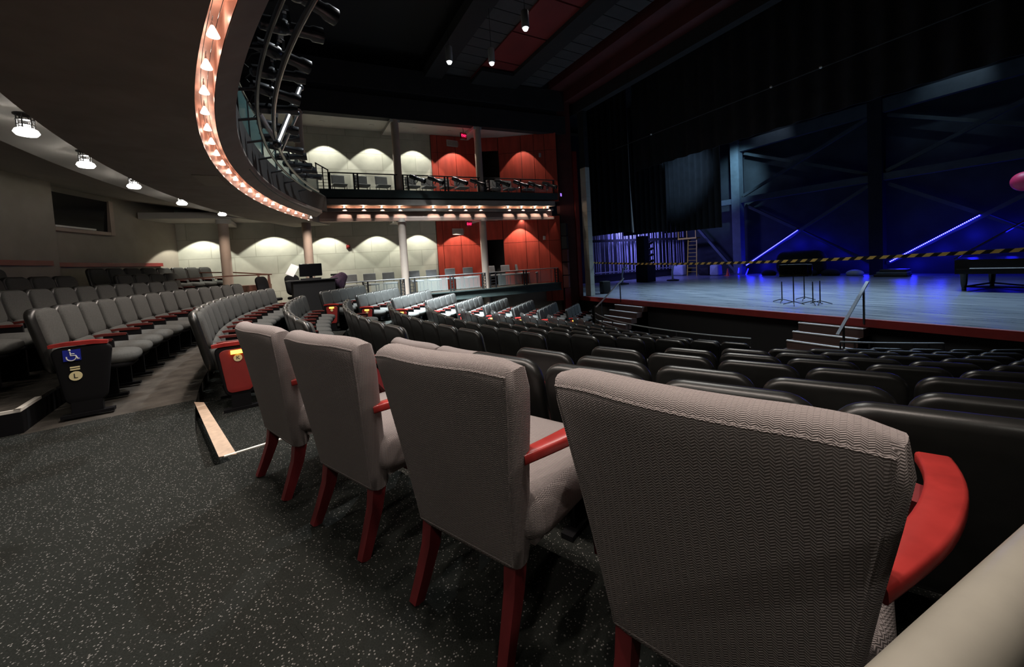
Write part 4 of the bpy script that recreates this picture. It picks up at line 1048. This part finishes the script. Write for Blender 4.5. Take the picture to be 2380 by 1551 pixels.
# steel frame of the back wall with blue light strips
for k, x in enumerate((-14.72, -7.95, -1.3)):
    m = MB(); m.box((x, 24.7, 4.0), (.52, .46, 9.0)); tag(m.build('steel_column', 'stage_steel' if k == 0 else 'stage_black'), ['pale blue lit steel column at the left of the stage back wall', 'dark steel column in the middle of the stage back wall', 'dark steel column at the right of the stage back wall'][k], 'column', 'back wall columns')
def bay(xa, xb, who):
    for z, nm in ((4.18, 'lower'), (7.5, 'upper')):
        m = MB(); m.box(((xa+xb)/2, 24.75, z), (xb-xa-.52, .3, .34 if z < 5 else .62)); tag(m.build('steel_beam', 'stage_beam'), f'{nm} horizontal steel beam of the {who} back wall bay', 'beam', 'back wall beams')
    for (za, zb, nm) in ((.05, 3.85, 'lower'), (4.43, 7.10, 'upper')):
        m = MB(); m.beam((xa+.33, 24.75, za), (xb-.33, 24.75, zb), .14, .16); tag(m.build('diagonal_brace', 'stage_beam'), f'{nm} steel brace rising to the right in the {who} bay', 'brace', 'back wall braces')
        m = MB(); m.beam((xa+.33, 25.02, zb), (xb-.33, 25.02, za), .14, .16); tag(m.build('diagonal_brace', 'stage_beam'), f'{nm} steel brace falling to the right in the {who} bay', 'brace', 'back wall braces')
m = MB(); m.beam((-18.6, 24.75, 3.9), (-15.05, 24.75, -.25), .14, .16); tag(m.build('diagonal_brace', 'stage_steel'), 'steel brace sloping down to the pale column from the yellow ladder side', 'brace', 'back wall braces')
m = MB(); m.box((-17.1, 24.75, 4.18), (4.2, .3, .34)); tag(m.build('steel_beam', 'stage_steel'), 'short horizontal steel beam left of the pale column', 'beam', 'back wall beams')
bay(-14.72, -7.95, 'left'); bay(-7.95, -1.3, 'right')
def led(p, q, label, m_, n, group='blue light strips'):
    t = thing('led_strip', label, 'light', (0, 0, 0), 0, group); p, q = Vector(p), Vector(q)
    m = MB(); m.tube([p, q], .03, 6); m.build('tube', 'led_blue' if m_ else 'sign_blue', t)
    if n:
        m = MB()
        for k in range(n): m.ball(p.lerp(q, (k+.5)/n) + Vector((0, -.035, 0)), .022, 4)
        m.build('diodes', 'led_dot', t)
    for k in range(3 if n or not m_ else 0):
        g_ = p.lerp(q, (k+.5)/3); lamp('led_glow', 'POINT', (g_.x+.15, 25.2, max(g_.z-.5, -.2)), 14 if m_ else 9, (.015, .015, 1), .15)
        lamp('led_glow', 'POINT', (g_.x+.1, 24.1, max(g_.z-.4, -.2)), 12 if m_ else 3, (.015, .015, 1), .2)
led((-14.25, 24.645, .08), (-11.34, 24.645, 2.0), 'blue light strip on the left slope of the left stage brace', 1, 50)
led((-11.30, 24.80, 2.04), (-8.25, 24.80, -.05), 'dim blue strip on the right slope of the left stage brace', 0, 0)
led((-7.50, 24.645, .12), (-4.70, 24.645, 1.97), 'blue light strip on the left slope of the right stage brace', 1, 50)
led((-4.62, 24.80, 2.06), (-1.7, 24.80, .0), 'dim blue strip on the right slope of the right stage brace', 0, 0)
led((-14.15, 24.4, -.49), (-14.0, 24.4, -.12), 'short upright blue strip by the left brace foot', 1, 0)
led((-14.64, 24.42, -.40), (-14.60, 24.42, -.08), 'short blue strip on the pale steel column foot', 1, 0)
# rope wall at stage left
t = thing('rope_wall', 'wall of upright pale ropes lit blue at far left of the stage', 'rigging', (-19.0, 0, 0))
rp0 = None
for k in range(58):
    y = 16.3 + .155*k + random.uniform(-.03, .03)
    if rp0 is None: m = MB(); m.tube([(0, 0, .0), (0, 0, 2.95)], .016, 5); rp0 = m.build('rope', 'rope', t); o = rp0
    else: o = rp0.copy(); COL.objects.link(o); o.parent = t
    o.location = (random.uniform(-.12, .12), y, .0)
m = MB(); m.box((.2, 20.8, 2.13), (.12, 9.2, .16)); m.build('lock_rail', 'house_black', t)
m = MB(); m.tube([(.25, 16.2, .12), (.25, 25.3, .10)], .04, 8); m.build('front_rail', 'metal', t)
m = MB(); m.box((0, 20.8, -.25), (.3, 9.2, .5)); m.build('base', 'stage_black', t)
# drapes: legs hung clear of the floor and the border across the top
def drape(name, x0, x1, y, z0, z1, n, amp, label, group):
    m = MB(); N = n*10; vs = []
    for j in (0, 1):
        for i in range(N+1):
            f = i/N; x = x0 + (x1-x0)*f; yy = y + amp*sin(2*pi*n*f + 1.3*sin(5*f)) * (1 + .3*j)
            vs += [(x, yy, z0 if j == 0 else z1), (x, yy+.02, z0 if j == 0 else z1)]
    M_ = 2*(N+1)
    fs = []
    for i in range(N):
        a = 2*i
        fs += [(a, a+2, M_+a+2, M_+a), (a+1, M_+a+1, M_+a+3, a+3), (a, a+1, a+3, a+2), (M_+a, M_+a+2, M_+a+3, M_+a+1)]
    fs += [(0, M_, M_+1, 1), (2*N, 2*N+1, M_+2*N+1, M_+2*N)]
    m.add(vs, fs); tag(m.build(name, 'drape_black', None, 60), label, 'curtain', group)
drape('stage_leg_drape', -17.0, -13.35, 14.0, 2.28, 9.52, 9, .09, 'nearest black leg drape behind the proscenium edge', 'black stage drapes')
drape('stage_leg_drape', -17.2, -13.95, 17.2, 2.30, 9.52, 10, .10, 'second black leg drape with faint bluish folds', 'black stage drapes')
drape('stage_leg_drape', -16.5, -12.72, 20.0, 2.36, 9.52, 11, .13, 'third black leg drape catching blue light on its folds', 'black stage drapes')
drape('stage_border_drape', -13.1, 3.6, 14.0, 5.02, 9.52, 26, .06, 'wide black border drape across the top of the stage', 'black stage drapes')
m = MB(); m.tube([(-15.62, 16.0, 9.5), (-15.25, 16.0, 2.36)], .045, 8); tag(m.build('upright_pipe', 'sign_white'), 'slender pale upright pipe lit between two black drapes', 'pipe')
t = thing('batten_pipe', 'thin dark batten pipe with small pale clips high over the stage', 'pipe')
m = MB(); m.tube([(-13.0, 12.5, 5.84), (3.0, 12.5, 5.84)], .024, 8); m.tube([(-13.0, 12.5, 5.84), (-13.0, 12.5, 9.5)], .01, 6); m.tube([(3.0, 12.5, 5.84), (3.0, 12.5, 9.5)], .01, 6); m.build('pipe', 'rubber', t)
for x in (-10.75, -6.35, -5.12): m = MB(); m.ball((x, 12.47, 5.84), .035, 8); m.build('clip', 'sign_white', t)
# black light tower with fixtures, ladder, and the clutter along the back
t = thing('light_tower', 'black upright light tower standing in front of the rope wall', 'tower', (-16.5, 18.2, -.5), R(12))
m = MB(); m.box((0, 0, .5), (.75, .9, 1.0)); m.build('base_cabinet', 'drape_black', t)
m = MB(); m.box((-.05, -.15, 1.85), (.5, .5, 1.75)); m.build('mast', 'drape_black', t)
for k in range(4): m = MB(); m.lathe([(.05, -.12), (.08, 0), (.08, .16), (.07, .16)], 12, T=Matrix.Translation((.18, .32, 1.2+.36*k)) @ Matrix.Rotation(R(70), 4, 'Y')); m.build('lamp_head', 'metal_dark', t)
t = thing('yellow_ladder', 'yellow step ladder with caged top platform by the back wall', 'ladder', (-17.35, 23.6, -.5), R(10))
for s in (-.32, .32): m = MB(); m.beam((s, 0, 0), (s*.9, .25, 2.6), .06, .06); m.build('side_rail', 'yellow_paint', t)
m = MB()
for k in range(9): m.beam((-.31, .025+.027*k, .25+.26*k), (.31, .025+.027*k, .25+.26*k), .05, .03)
m.build('rungs', 'yellow_paint', t)
m = MB(); m.box((-.25, .25, 2.55), (1.3, .6, .10)); m.build('platform', 'yellow_paint', t)
m = MB()
for x in (-.85, -.25, .35): m.beam((x, -.02, 2.6), (x, -.02, 3.5), .05, .05)
m.build('guard_posts', 'yellow_paint', t)
t = thing('traffic_cone', 'small bright orange traffic cone at the back of the stage', 'cone', (-14.62, 23.3, -.5))
m = MB(); m.lathe([(.13, .02), (.10, .1), (.03, .46), (0, .47)], 16); m.build('cone', 'cone_orange', t); m = MB(); m.box((0, 0, .012), (.32, .32, .024)); m.build('foot', 'cone_orange', t)
def gooseneck(loc, rz, label):
    t = thing('curved_stand', label, 'stand', loc, rz, 'curved pale stands')
    m = MB(); m.lathe([(.34, 0), (.34, .06), (.12, .10)], 16); m.build('base', 'rubber', t)
    m = MB(); m.tube([(0, 0, .08), (-.02, 0, .5), (.05, 0, .85), (.20, 0, .98), (.32, 0, .88)], .055, 8); m.build('neck', 'bag', t)
gooseneck((-16.4, 16.2, -.5), R(20), 'curved pale stand on a round base in front of the ropes')
gooseneck((-15.4, 19.2, -.5), R(80), 'curved pale stand right of the light tower')
t = thing('small_amplifier', 'small black amplifier on the stage by the proscenium edge', 'speaker', (-13.25, 12.0, -.5), R(-20))
m = MB(); m.slab(.42, .55, .35, .03, .02, 0, Matrix.Translation((0, 0, .28))); m.build('cabinet', 'rubber', t)
m = MB(); m.box((0, -.18, .27), (.34, .02, .42)); m.build('grille', 'metal_dark', t)
for loc, sz, mm, lab in [((-18.2, 23.4, -.5), (.9, .5, .75), 'bag', 'pale cloth covered bin beside the yellow ladder'), ((-15.6, 23.6, -.5), (.6, .5, .7), 'bag', 'pale blue plastic bag left of the orange cone'),
                         ((-16.5, 23.9, -.5), (.8, .6, .55), 'rubber', 'dark bin between the ladder and the pale bag')]:
    m = MB(); m.slab(sz[0], sz[2], sz[1], .12, .1, .05, Matrix.Translation((loc[0], loc[1], loc[2]+sz[2]/2)), fn=lambda x, y, z: (x*(1-.15*z), y, z)); tag(m.build('floor_bin', mm), lab, 'bin')
t = thing('pad_stack', 'low stack of folded dark pads in front of the right brace', 'pads', (-7.1, 23.6, -.5), R(4))
for k in range(3): m = MB(); m.slab(1.15 - .12*k, .11, .7, .04, .03, 0, Matrix.Translation((.04*k, 0, .06+.11*k))); m.build('pad', ['metal_dark', 'stage_steel', 'metal_dark'][k], t)
for k, (x, y, s) in enumerate([(-10.6, 23.9, .5), (-9.6, 24.0, .42), (-8.6, 24.0, .36), (-12.6, 24.0, .4)]):
    m = MB(); m.ball((x, y, -.5+s*.28), s, 10, (1, .7, .55)); tag(m.build('cloth_bundle', 'bag' if k == 2 else 'stage_black'), ['dark bundle behind the music stands', 'dark bundle right of the music stands', 'small pale bundle left of the middle column', 'dark bundle below the left blue strip'][k], 'bundle', 'bundles along the back wall')
t = thing('stored_set_piece', 'big dark covered set piece behind the left blue brace', 'prop', (-11.0, 24.1, -.5))
m = MB(); m.slab(2.4, 1.35, .5, .5, .2, .05, Matrix.Translation((0, 0, .68))); m.build('cover', 'drape_black', t)

SEATS_TOTAL = sum(1 for o in bpy.data.objects if o.name.startswith('folding_seat'))
print('seats', SEATS_TOTAL, 'objects', len(bpy.data.objects))
